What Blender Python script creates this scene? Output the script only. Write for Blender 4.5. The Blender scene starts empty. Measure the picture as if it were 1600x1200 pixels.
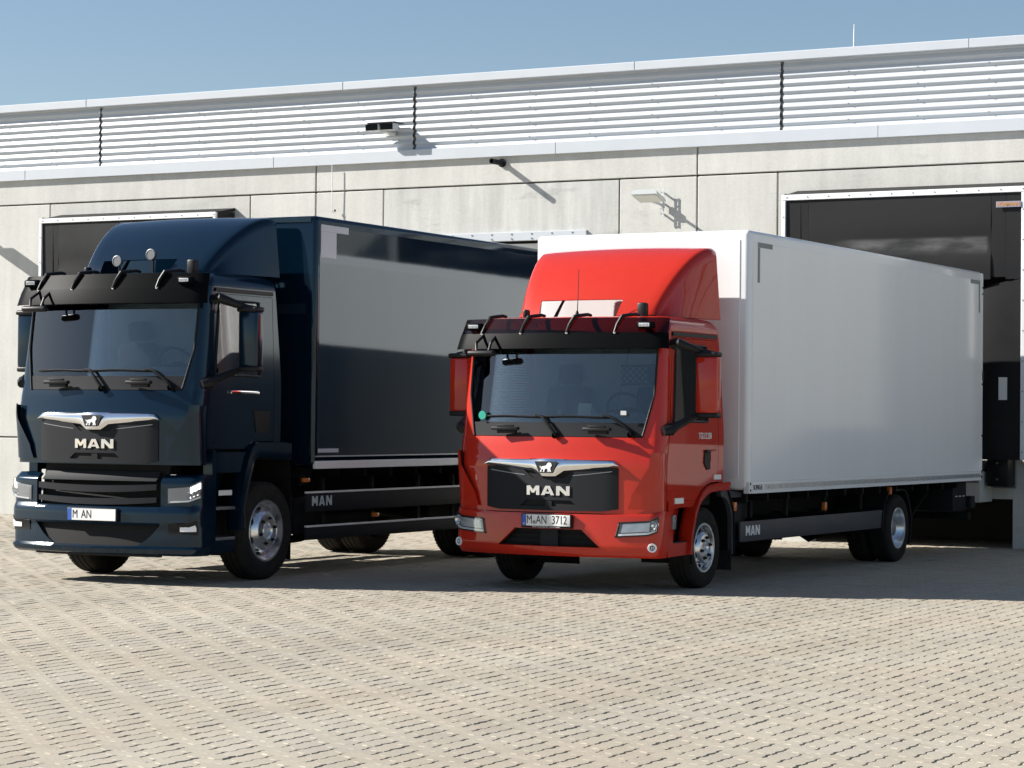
import bpy, bmesh, math, random
import numpy as np
from mathutils import Vector, Matrix

random.seed(7)
rng = np.random.default_rng(11)
SC = bpy.context.scene
COL = SC.collection
PI = math.pi

# ------------------------------------------------------------------ camera
CAM_H, F_PX, YAW, PITCH, ROLL = 1.635, 3799.16, 0.501, 0.014, 0.009
cam = bpy.data.cameras.new('camera')
camo = bpy.data.objects.new('camera', cam)
COL.objects.link(camo)
fw = Vector((-math.sin(YAW) * math.cos(PITCH), math.cos(YAW) * math.cos(PITCH), math.sin(PITCH)))
rt = Vector((math.cos(YAW), math.sin(YAW), 0))
upv = rt.cross(fw)
r2 = math.cos(ROLL) * rt + math.sin(ROLL) * upv
u2 = -math.sin(ROLL) * rt + math.cos(ROLL) * upv
camo.matrix_world = Matrix(((r2.x, u2.x, -fw.x, 0), (r2.y, u2.y, -fw.y, 0), (r2.z, u2.z, -fw.z, CAM_H), (0, 0, 0, 1)))
cam.sensor_width = 36.0
cam.lens = 36.0 * F_PX / 1600.0
cam.clip_start = 0.1
cam.clip_end = 3000
SC.camera = camo

# ------------------------------------------------------------------ light
SUN_TRAVEL = Vector((0.768, 0.300, -0.530)).normalized()
world = bpy.data.worlds.new('World')
SC.world = world
world.use_nodes = True
wn = world.node_tree.nodes
wl = world.node_tree.links
wn.clear()
sky = wn.new('ShaderNodeTexSky')
sky.sky_type = 'NISHITA'
sky.sun_disc = False
sky.sun_elevation = math.asin(-SUN_TRAVEL.z)
sky.sun_rotation = math.atan2(-SUN_TRAVEL.x, -SUN_TRAVEL.y)
sky.altitude = 400
sky.air_density = 1.0
sky.dust_density = 0.6
sky.ozone_density = 1.8
bg = wn.new('ShaderNodeBackground')
bg.inputs['Strength'].default_value = 0.055
wo = wn.new('ShaderNodeOutputWorld')
wl.new(sky.outputs[0], bg.inputs[0])
wl.new(bg.outputs[0], wo.inputs[0])
sun = bpy.data.lights.new('sun', 'SUN')
sun.energy = 5.0
sun.angle = math.radians(0.5)
sun.color = (1.0, 0.96, 0.90)
suno = bpy.data.objects.new('sun', sun)
COL.objects.link(suno)
suno.rotation_euler = (-SUN_TRAVEL).to_track_quat('Z', 'Y').to_euler()
suno.location = (-30, -10, 30)
SC.view_settings.view_transform = 'Standard'
SC.view_settings.look = 'None'
SC.view_settings.exposure = 1.02
SC.view_settings.gamma = 1.0
SC.view_settings.use_curve_mapping = False
SC.render.engine = 'CYCLES'
SC.cycles.max_bounces = 8
SC.cycles.transparent_max_bounces = 16
SC.cycles.use_denoising = True

# ------------------------------------------------------------------ materials
def mat(name, color, rough=0.5, metal=0.0, coat=0.0, var=0.0, vscale=3.0, bump=0.0, bscale=60.0, spec=0.5,
        stretch=None, emit=0.0, island=0.0, coat_rough=0.03, tint=None, bdist=0.02, stint=None):
    m = bpy.data.materials.new(name)
    m.use_nodes = True
    n, l = m.node_tree.nodes, m.node_tree.links
    p = n['Principled BSDF']
    p.inputs['Base Color'].default_value = (*color, 1)
    p.inputs['Roughness'].default_value = rough
    p.inputs['Metallic'].default_value = metal
    p.inputs['Coat Weight'].default_value = coat
    p.inputs['Coat Roughness'].default_value = coat_rough
    p.inputs['Specular IOR Level'].default_value = spec
    if stint:
        p.inputs['Specular Tint'].default_value = (*stint, 1)
    if tint:
        p.inputs['Coat Tint'].default_value = (*tint, 1)
    tc = n.new('ShaderNodeTexCoord')
    mp = n.new('ShaderNodeMapping')
    if stretch:
        mp.inputs['Scale'].default_value = stretch
    l.new(tc.outputs['Object'], mp.inputs['Vector'])
    if var > 0 or island > 0:
        nz = n.new('ShaderNodeTexNoise')
        nz.inputs['Scale'].default_value = vscale
        nz.inputs['Detail'].default_value = 6
        nz.inputs['Roughness'].default_value = 0.62
        l.new(mp.outputs['Vector'], nz.inputs['Vector'])
        mr = n.new('ShaderNodeMapRange')
        mr.inputs['From Min'].default_value = 0.3
        mr.inputs['From Max'].default_value = 0.7
        mr.inputs['To Min'].default_value = 1 - var
        mr.inputs['To Max'].default_value = 1 + var
        l.new(nz.outputs['Fac'], mr.inputs['Value'])
        fac = mr.outputs['Result']
        if island > 0:
            ge = n.new('ShaderNodeNewGeometry')
            oi = n.new('ShaderNodeObjectInfo')
            ad = n.new('ShaderNodeMath'); ad.operation = 'ADD'
            l.new(ge.outputs['Random Per Island'], ad.inputs[0])
            l.new(oi.outputs['Random'], ad.inputs[1])
            fr = n.new('ShaderNodeMath'); fr.operation = 'FRACT'
            l.new(ad.outputs[0], fr.inputs[0])
            mi = n.new('ShaderNodeMapRange')
            mi.inputs['To Min'].default_value = 1 - island
            mi.inputs['To Max'].default_value = 1 + island
            l.new(fr.outputs[0], mi.inputs['Value'])
            mu = n.new('ShaderNodeMath'); mu.operation = 'MULTIPLY'
            l.new(fac, mu.inputs[0]); l.new(mi.outputs['Result'], mu.inputs[1])
            fac = mu.outputs[0]
        vm = n.new('ShaderNodeVectorMath'); vm.operation = 'SCALE'
        vm.inputs[0].default_value = color
        l.new(fac, vm.inputs['Scale'])
        l.new(vm.outputs[0], p.inputs['Base Color'])
    if bump > 0:
        nb = n.new('ShaderNodeTexNoise')
        nb.inputs['Scale'].default_value = bscale
        nb.inputs['Detail'].default_value = 4
        l.new(mp.outputs['Vector'], nb.inputs['Vector'])
        bp = n.new('ShaderNodeBump')
        bp.inputs['Strength'].default_value = bump
        bp.inputs['Distance'].default_value = bdist
        l.new(nb.outputs['Fac'], bp.inputs['Height'])
        l.new(bp.outputs[0], p.inputs['Normal'])
        l.new(bp.outputs[0], p.inputs['Coat Normal'])
    if emit > 0:
        p.inputs['Emission Color'].default_value = (*color, 1)
        p.inputs['Emission Strength'].default_value = emit
    return m

def glass_mat(name, tint, refl=1.0):
    m = bpy.data.materials.new(name)
    m.use_nodes = True
    n, l = m.node_tree.nodes, m.node_tree.links
    n.clear()
    o = n.new('ShaderNodeOutputMaterial')
    tr = n.new('ShaderNodeBsdfTransparent'); tr.inputs[0].default_value = (*tint, 1)
    gl = n.new('ShaderNodeBsdfGlossy'); gl.inputs['Roughness'].default_value = 0.01
    fr = n.new('ShaderNodeFresnel'); fr.inputs['IOR'].default_value = 1.52
    mr = n.new('ShaderNodeMath'); mr.operation = 'MULTIPLY'; mr.inputs[1].default_value = refl
    mx = n.new('ShaderNodeMixShader')
    l.new(fr.outputs[0], mr.inputs[0]); l.new(mr.outputs[0], mx.inputs[0])
    l.new(tr.outputs[0], mx.inputs[1]); l.new(gl.outputs[0], mx.inputs[2])
    l.new(mx.outputs[0], o.inputs[0])
    return m

M = {}
M['red'] = mat('red_paint', (0.45, 0.021, 0.007), 0.5, coat=0.9, spec=0.08, var=0.03, vscale=9)
M['navy'] = mat('navy_paint', (0.002, 0.0095, 0.021), 0.16, spec=0.55, stint=(0.72, 0.90, 1.0), var=0.05, vscale=9)
M['navy_box'] = mat('navy_panel', (0.0015, 0.008, 0.018), 0.06, spec=0.62, stint=(0.70, 0.88, 1.0), var=0.06, vscale=4, bump=0.5, bscale=0.9, bdist=0.006, stretch=(1, 1, 0.25))
M['white_box'] = mat('white_panel', (0.82, 0.83, 0.83), 0.40, coat=0.7, var=0.025, vscale=1.6, coat_rough=0.12, bump=0.4, bscale=1.6, bdist=0.006, stretch=(1, 1, 0.10))
M['white_trim'] = mat('white_profile', (0.80, 0.80, 0.79), 0.30, coat=0.3)
M['alu'] = mat('aluminium_rail', (0.62, 0.63, 0.65), 0.33, metal=0.9, var=0.12, vscale=14)
M['black'] = mat('black_plastic', (0.010, 0.010, 0.011), 0.45, spec=0.25, var=0.15, vscale=20)
M['visor'] = mat('gloss_black', (0.004, 0.0045, 0.005), 0.4, spec=0.02)
M['grey_plastic'] = mat('dark_grey_plastic', (0.016, 0.017, 0.020), 0.6, spec=0.15, bump=0.04, bscale=400)
M['guard'] = mat('grey_guard', (0.052, 0.055, 0.064), 0.48, spec=0.3, var=0.10, vscale=6)
M['chassis'] = mat('chassis_black', (0.008, 0.008, 0.008), 0.7, spec=0.15, var=0.3, vscale=12)
M['rubber'] = mat('tyre_rubber', (0.021, 0.020, 0.0185), 0.88, spec=0.15, var=0.2, vscale=14, bump=0.10, bscale=120)
M['chrome'] = mat('chrome', (0.86, 0.87, 0.88), 0.09, metal=1.0)
M['rim'] = mat('polished_rim', (0.86, 0.87, 0.88), 0.27, metal=0.9, var=0.06, vscale=20)
M['lamp_bowl'] = mat('lamp_bowl', (0.20, 0.205, 0.21), 0.3, metal=0.0)
M['lens'] = glass_mat('clear_lens', (0.94, 0.95, 0.96), 0.35)
M['glass'] = glass_mat('cab_glass', (0.72, 0.77, 0.78), 2.3)
M['smoke'] = glass_mat('smoked_visor', (0.27, 0.24, 0.26), 0.6)
M['orange'] = mat('orange_lens', (0.62, 0.16, 0.02), 0.25, coat=0.6)
M['lamp_white'] = mat('white_lamp', (0.85, 0.86, 0.88), 0.2, coat=0.6)
M['lamp_on'] = mat('daytime_lamp', (1.0, 0.97, 0.88), 0.2, emit=2.5)
M['reflector'] = mat('white_reflector', (0.78, 0.78, 0.76), 0.35)
M['tape'] = mat('grey_tape', (0.20, 0.23, 0.22), 0.5)
M['tape_white'] = mat('white_tape', (0.48, 0.54, 0.58), 0.4)
M['plate'] = mat('plate_white', (0.74, 0.74, 0.72), 0.4)
M['plate_blue'] = mat('plate_blue', (0.02, 0.09, 0.40), 0.4)
M['ink'] = mat('black_ink', (0.01, 0.01, 0.01), 0.5)
M['ink_white'] = mat('white_ink', (0.78, 0.78, 0.77), 0.4)
M['green'] = mat('green_sticker', (0.02, 0.36, 0.25), 0.5)
M['interior'] = mat('cab_interior', (0.045, 0.048, 0.052), 0.7, var=0.1, vscale=8)
M['dash'] = mat('dashboard_grey', (0.25, 0.27, 0.28), 0.6, var=0.06, vscale=8)
M['cabwall'] = mat('cab_back_wall', (0.46, 0.49, 0.50), 0.8, var=0.08, vscale=5)
M['curtain'] = mat('window_shade', (0.42, 0.48, 0.50), 0.6)
M['seat'] = mat('seat_fabric', (0.022, 0.023, 0.026), 0.9)
M['paper'] = mat('paper', (0.75, 0.76, 0.74), 0.6)
M['steel'] = mat('grey_steel', (0.22, 0.23, 0.24), 0.45, metal=0.6)
M['flap'] = mat('dock_flap', (0.012, 0.012, 0.013), 0.55, spec=0.2, var=0.35, vscale=1.2, bump=0.12, bscale=5)
def worn_flap():
    m = mat('worn_dock_flap', (0.012, 0.012, 0.013), 0.55, spec=0.2, bump=0.12, bscale=5)
    n, l = m.node_tree.nodes, m.node_tree.links
    p = n['Principled BSDF']
    ge = n.new('ShaderNodeNewGeometry')
    sp = n.new('ShaderNodeSeparateXYZ'); l.new(ge.outputs['Position'], sp.inputs[0])
    def mapr(src, a, b, c, d):
        r = n.new('ShaderNodeMapRange'); r.interpolation_type = 'SMOOTHSTEP'
        for k, v in zip(('From Min', 'From Max', 'To Min', 'To Max'), (a, b, c, d)):
            r.inputs[k].default_value = v
        l.new(src, r.inputs['Value']); return r.outputs['Result']
    def mul(a, b):
        x = n.new('ShaderNodeMath'); x.operation = 'MULTIPLY'; l.new(a, x.inputs[0]); l.new(b, x.inputs[1]); return x.outputs[0]
    f = mul(mul(mapr(sp.outputs['Z'], 3.78, 3.93, 0, 1), mapr(sp.outputs['Z'], 4.00, 4.06, 1, 0)), mul(mapr(sp.outputs['X'], -11.9, -11.5, 0, 1), mapr(sp.outputs['X'], -9.72, -9.66, 1, 0)))
    mp = n.new('ShaderNodeMapping'); mp.inputs['Scale'].default_value = (.7, 1, 2.6)
    l.new(ge.outputs['Position'], mp.inputs['Vector'])
    z = n.new('ShaderNodeTexNoise'); z.inputs['Scale'].default_value = 3; z.inputs['Detail'].default_value = 8
    l.new(mp.outputs['Vector'], z.inputs['Vector'])
    f = mul(f, mapr(z.outputs['Fac'], .3, .72, .15, 1))
    mx = n.new('ShaderNodeMixRGB'); mx.inputs['Color1'].default_value = (.012, .012, .013, 1); mx.inputs['Color2'].default_value = (.11, .112, .108, 1)
    l.new(f, mx.inputs['Fac']); l.new(mx.outputs[0], p.inputs['Base Color'])
    return m
M['flap_worn'] = worn_flap()
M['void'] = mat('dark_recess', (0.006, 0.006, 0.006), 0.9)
M['white_metal'] = mat('white_coated_metal', (0.76, 0.77, 0.78), 0.4, var=0.03, vscale=5)
M['cladding'] = mat('silver_cladding', (0.50, 0.53, 0.56), 0.40, metal=0.0, var=0.03, vscale=1.5, stretch=(0.2, 1, 2))
M['flashing'] = mat('silver_flashing', (0.50, 0.53, 0.565), 0.45, metal=0.0, var=0.03, vscale=2)
M['door_panel'] = mat('door_panel', (0.72, 0.73, 0.73), 0.45, var=0.03, vscale=3)
M['lamp_grey'] = mat('lamp_grey', (0.58, 0.60, 0.60), 0.45, metal=0.2)
M['lamp_glass'] = mat('lamp_glass', (0.62, 0.62, 0.55), 0.25, coat=0.5)
M['sign_orange'] = mat('sign_orange', (0.50, 0.22, 0.07), 0.5)
M['sign_blue'] = mat('sign_pale', (0.26, 0.26, 0.32), 0.5)

def concrete_mat(name, color, stain=0.25):
    m = mat(name, color, 0.85, spec=0.3)
    n, l = m.node_tree.nodes, m.node_tree.links
    p = n['Principled BSDF']
    tc = n.new('ShaderNodeTexCoord')
    def noise(scale, stretch, detail=6, rough=0.6):
        mp = n.new('ShaderNodeMapping'); mp.inputs['Scale'].default_value = stretch
        l.new(tc.outputs['Object'], mp.inputs['Vector'])
        z = n.new('ShaderNodeTexNoise'); z.inputs['Scale'].default_value = scale
        z.inputs['Detail'].default_value = detail; z.inputs['Roughness'].default_value = rough
        l.new(mp.outputs['Vector'], z.inputs['Vector'])
        return z.outputs['Fac']
    def rng_(src, a, b, c, d):
        r = n.new('ShaderNodeMapRange')
        for k, v in zip(('From Min', 'From Max', 'To Min', 'To Max'), (a, b, c, d)):
            r.inputs[k].default_value = v
        l.new(src, r.inputs['Value']); return r.outputs['Result']
    def mul(a, b):
        x = n.new('ShaderNodeMath'); x.operation = 'MULTIPLY'; l.new(a, x.inputs[0]); l.new(b, x.inputs[1]); return x.outputs[0]
    f = rng_(noise(1.1, (1, 1, 1)), 0.3, 0.7, 0.93, 1.05)
    f = mul(f, rng_(noise(2.2, (2.4, 1, 0.25)), 0.35, 0.75, 1.04, 1 - stain * 0.5))       # rain streaks
    f = mul(f, rng_(noise(1.6, (0.5, 1, 1.7), 8, 0.7), 0.58, 0.74, 1.0, 1 - stain))      # blotches
    f = mul(f, rng_(noise(38, (1, 1, 1), 3), 0.3, 0.7, 0.95, 1.05))
    oi = n.new('ShaderNodeObjectInfo')
    f = mul(f, rng_(oi.outputs['Random'], 0, 1, 0.955, 1.03))
    vm = n.new('ShaderNodeVectorMath'); vm.operation = 'SCALE'
    vm.inputs[0].default_value = color
    l.new(f, vm.inputs['Scale']); l.new(vm.outputs[0], p.inputs['Base Color'])
    vo = n.new('ShaderNodeTexNoise'); vo.inputs['Scale'].default_value = 30; vo.inputs['Detail'].default_value = 5
    l.new(tc.outputs['Object'], vo.inputs['Vector'])
    bp = n.new('ShaderNodeBump'); bp.inputs['Strength'].default_value = 0.18; bp.inputs['Distance'].default_value = 0.01
    l.new(vo.outputs['Fac'], bp.inputs['Height']); l.new(bp.outputs[0], p.inputs['Normal'])
    return m
M['concrete'] = concrete_mat('precast_concrete', (0.555, 0.548, 0.512), 0.19)
M['concrete_stained'] = concrete_mat('stained_concrete', (0.545, 0.545, 0.52), 0.42)
M['joint'] = mat('joint_sealant', (0.075, 0.073, 0.07), 0.8)

def paver_mat(name, color, island=0.05):
    m = mat(name, color, 0.86, spec=0.3, island=island, var=0.06, vscale=0.55)
    n, l = m.node_tree.nodes, m.node_tree.links
    p = n['Principled BSDF']
    tc = n.new('ShaderNodeTexCoord')
    ge = n.new('ShaderNodeNewGeometry')
    # driven tracks, dust and fine grain
    old = p.inputs['Base Color'].links[0].from_socket
    def noise(scale, stretch, a, b, c, d, detail=5):
        mp = n.new('ShaderNodeMapping'); mp.inputs['Scale'].default_value = stretch
        l.new(ge.outputs['Position'], mp.inputs['Vector'])
        z = n.new('ShaderNodeTexNoise'); z.inputs['Scale'].default_value = scale; z.inputs['Detail'].default_value = detail
        l.new(mp.outputs['Vector'], z.inputs['Vector'])
        r = n.new('ShaderNodeMapRange')
        for k, v in zip(('From Min', 'From Max', 'To Min', 'To Max'), (a, b, c, d)):
            r.inputs[k].default_value = v
        l.new(z.outputs['Fac'], r.inputs['Value'])
        return r.outputs['Result']
    f1 = noise(0.35, (1, 0.6, 1), 0.3, 0.7, 0.90, 1.07)
    f2 = noise(45, (1, 1, 1), 0.3, 0.7, 0.90, 1.10, 3)
    f4 = noise(1.1, (1.0, 0.10, 1), 0.42, 0.70, 1.02, 0.91)
    f5 = noise(0.9, (1.3, 0.8, 1), 0.64, 0.76, 1.0, 0.90)
    f6 = noise(7.0, (1, 1, 1), 0.62, 0.74, 1.0, 0.92)
    def times(a, b):
        x = n.new('ShaderNodeMath'); x.operation = 'MULTIPLY'
        l.new(a, x.inputs[0]); l.new(b, x.inputs[1])
        return x.outputs[0]
    f1 = times(times(f1, f4), times(f5, f6))
    mu = n.new('ShaderNodeMath'); mu.operation = 'MULTIPLY'
    l.new(f1, mu.inputs[0]); l.new(f2, mu.inputs[1])
    vm = n.new('ShaderNodeVectorMath'); vm.operation = 'SCALE'
    l.new(old, vm.inputs[0]); l.new(mu.outputs[0], vm.inputs['Scale'])
    # warm / cool drift
    f3 = noise(0.8, (1, 1, 1), 0.35, 0.65, 0.0, 1.0)
    mx = n.new('ShaderNodeMixRGB'); mx.blend_type = 'MULTIPLY'
    mx.inputs['Color2'].default_value = (1.03, 0.99, 0.95, 1)
    l.new(f3, mx.inputs['Fac']); l.new(vm.outputs[0], mx.inputs['Color1'])
    l.new(mx.outputs[0], p.inputs['Base Color'])
    nb = n.new('ShaderNodeTexNoise'); nb.inputs['Scale'].default_value = 90; nb.inputs['Detail'].default_value = 4
    l.new(ge.outputs['Position'], nb.inputs['Vector'])
    bp = n.new('ShaderNodeBump'); bp.inputs['Strength'].default_value = 0.25; bp.inputs['Distance'].default_value = 0.004
    l.new(nb.outputs['Fac'], bp.inputs['Height']); l.new(bp.outputs[0], p.inputs['Normal'])
    return m
M['paver'] = paver_mat('concrete_paver', (0.345, 0.314, 0.256))
M['bedding'] = mat('joint_sand', (0.345, 0.32, 0.275), 0.9, var=0.15, vscale=2)

# ------------------------------------------------------------------ mesh helpers
class MB:
    def __init__(s):
        s.v, s.f, s.mi = [], [], []

    def add(s, vs, fs, m=0):
        b = len(s.v)
        s.v.extend(tuple(p) for p in vs)
        for f in fs:
            s.f.append([b + i for i in f]); s.mi.append(m)

    def box(s, x0, x1, y0, y1, z0, z1, m=0, bev=0.0, seg=2, rot=None, piv=None):
        if bev <= 0:
            vs = [(x0, y0, z0), (x1, y0, z0), (x1, y1, z0), (x0, y1, z0), (x0, y0, z1), (x1, y0, z1), (x1, y1, z1), (x0, y1, z1)]
            fs = [(3, 2, 1, 0), (4, 5, 6, 7), (0, 1, 5, 4), (1, 2, 6, 5), (2, 3, 7, 6), (3, 0, 4, 7)]
        else:
            bm = bmesh.new()
            bmesh.ops.create_cube(bm, size=1)
            for v in bm.verts:
                v.co = ((x0 + x1) / 2 + v.co.x * (x1 - x0), (y0 + y1) / 2 + v.co.y * (y1 - y0), (z0 + z1) / 2 + v.co.z * (z1 - z0))
            bmesh.ops.bevel(bm, geom=list(bm.edges), offset=bev, segments=seg, profile=0.5, affect='EDGES')
            bm.verts.index_update()
            vs = [tuple(v.co) for v in bm.verts]
            fs = [[v.index for v in f.verts] for f in bm.faces]
            bm.free()
        if rot is not None:
            pv = Vector(piv if piv else ((x0 + x1) / 2, (y0 + y1) / 2, (z0 + z1) / 2))
            vs = [tuple(rot @ (Vector(p) - pv) + pv) for p in vs]
        s.add(vs, fs, m)

    def grid(s, P, m=0):
        r, c = len(P), len(P[0])
        vs = [p for row in P for p in row]
        s.add(vs, [(j * c + i, j * c + i + 1, (j + 1) * c + i + 1, (j + 1) * c + i) for j in range(r - 1) for i in range(c - 1)], m)

    def thick(s, P, Q, m=0):
        """closed slab between two grids"""
        r, c = len(P), len(P[0])
        n = r * c
        vs = [p for row in P for p in row] + [p for row in Q for p in row]
        fs = []
        for j in range(r - 1):
            for i in range(c - 1):
                q = (j * c + i, j * c + i + 1, (j + 1) * c + i + 1, (j + 1) * c + i)
                fs.append(q)
                fs.append(tuple(n + k for k in reversed(q)))
        ring = [i for i in range(c)] + [j * c + c - 1 for j in range(1, r)] + [(r - 1) * c + i for i in range(c - 2, -1, -1)] + [j * c for j in range(r - 2, 0, -1)]
        for a, b in zip(ring, ring[1:] + ring[:1]):
            fs.append((b, a, n + a, n + b))
        s.add(vs, fs, m)

    def prism(s, poly, fn, d0, d1, m=0):
        """polygon (a, b) extruded between depths d0 and d1; fn(a, b, d) -> point"""
        k = len(poly)
        vs = [fn(a, b, d0) for a, b in poly] + [fn(a, b, d1) for a, b in poly]
        fs = [tuple(range(k))[::-1], tuple(range(k, 2 * k))] + [(i, (i + 1) % k, k + (i + 1) % k, k + i) for i in range(k)]
        s.add(vs, fs, m)

    def tube(s, pts, r, n=8, m=0):
        pts = [Vector(p) for p in pts]
        rs = r if isinstance(r, (list, tuple)) else [r] * len(pts)
        rings = []
        ref = Vector((0.13, 0.31, 0.94))
        for i, p in enumerate(pts):
            d = (pts[min(i + 1, len(pts) - 1)] - pts[max(i - 1, 0)]).normalized()
            a = d.cross(ref)
            if a.length < 1e-3:
                a = d.cross(Vector((1, 0, 0)))
            a.normalize(); b = d.cross(a)
            rings.append([tuple(p + rs[i] * (math.cos(2 * PI * k / n) * a + math.sin(2 * PI * k / n) * b)) for k in range(n)])
        vs = [p for q in rings for p in q]
        fs = [(i * n + k, i * n + (k + 1) % n, (i + 1) * n + (k + 1) % n, (i + 1) * n + k) for i in range(len(pts) - 1) for k in range(n)]
        fs += [tuple(range(n))[::-1], tuple((len(pts) - 1) * n + k for k in range(n))]
        s.add(vs, fs, m)

    def lathe(s, prof, c, n=32, axis='x', m=0, close=False):
        """prof: (radius, height along axis); axis x, y or z through c"""
        vs = []
        for r, h in prof:
            for k in range(n):
                a = 2 * PI * k / n
                ca, sa = r * math.cos(a), r * math.sin(a)
                p = {'x': (h, ca, sa), 'y': (ca, h, sa), 'z': (ca, sa, h)}[axis]
                vs.append((c[0] + p[0], c[1] + p[1], c[2] + p[2]))
        k2 = len(prof)
        fs = [(i * n + k, i * n + (k + 1) % n, (i + 1) * n + (k + 1) % n, (i + 1) * n + k) for i in range(k2 - 1) for k in range(n)]
        if close:
            fs += [((k2 - 1) * n + k, (k2 - 1) * n + (k + 1) % n, (k + 1) % n, k) for k in range(n)]
        s.add(vs, fs, m)

    def cyl(s, a, b, r, n=16, m=0):
        s.tube([a, b], r, n, m)

    def build(s, name, mats, parent=None, sharp=32, weld=1e-4, loc=None, flip=True):
        me = bpy.data.meshes.new(name)
        me.from_pydata(s.v, [], s.f)
        mats = mats if isinstance(mats, (list, tuple)) else [mats]
        for m in mats:
            me.materials.append(M[m] if isinstance(m, str) else m)
        me.polygons.foreach_set('material_index', s.mi)
        bm = bmesh.new(); bm.from_mesh(me)
        if weld:
            bmesh.ops.remove_doubles(bm, verts=bm.verts, dist=weld)
        if flip:
            bmesh.ops.recalc_face_normals(bm, faces=bm.faces)
        lim = math.radians(sharp)
        for e in bm.edges:
            e.smooth = not (len(e.link_faces) != 2 or e.calc_face_angle(0.0) > lim)
        for f in bm.faces:
            f.smooth = True
        bm.to_mesh(me); bm.free()
        o = bpy.data.objects.new(name, me)
        COL.objects.link(o)
        if parent is not None:
            o.parent = parent
        if loc is not None:
            o.location = loc
        return o

def tag(o, label=None, cat=None, group=None, kind=None):
    for k, v in (('label', label), ('category', cat), ('group', group), ('kind', kind)):
        if v:
            o[k] = v
    return o

def empty(name, loc=(0, 0, 0), rz=0, parent=None):
    o = bpy.data.objects.new(name, None)
    o.empty_display_size = 0.2
    COL.objects.link(o)
    o.location = loc
    o.rotation_euler = (0, 0, rz)
    if parent is not None:
        o.parent = parent
    return o

def text_mb(body, size, fn, depth=0.002, sx=1.0, bold=0.0, align='CENTER'):
    """lettering as mesh: fn(a, b, d) places it"""
    cu = bpy.data.curves.new('lettering', 'FONT')
    cu.body = body
    cu.size = size
    cu.align_x = align
    cu.align_y = 'CENTER'
    cu.extrude = depth / 2
    cu.offset = bold
    cu.resolution_u = 3
    ob = bpy.data.objects.new('lettering', cu)
    COL.objects.link(ob)
    bpy.context.view_layer.update()
    dg = bpy.context.evaluated_depsgraph_get()
    me = bpy.data.meshes.new_from_object(ob.evaluated_get(dg))
    mb = MB()
    mb.add([fn(v.co.x * sx, v.co.y, v.co.z + depth / 2) for v in me.vertices], [list(p.vertices) for p in me.polygons])
    bpy.data.objects.remove(ob); bpy.data.curves.remove(cu); bpy.data.meshes.remove(me)
    return mb

def lerp(a, b, f):
    return a + (b - a) * f

def interp(x, tab):
    if x <= tab[0][0]:
        return tab[0][1]
    for (a, p), (b, q) in zip(tab, tab[1:]):
        if x <= b:
            return p + (q - p) * (x - a) / (b - a)
    return tab[-1][1]

# ================================================================== SETTING
YB = 30.937            # front plane of the warehouse wall
BAY, PIER0 = 6.345, -20.37

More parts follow.
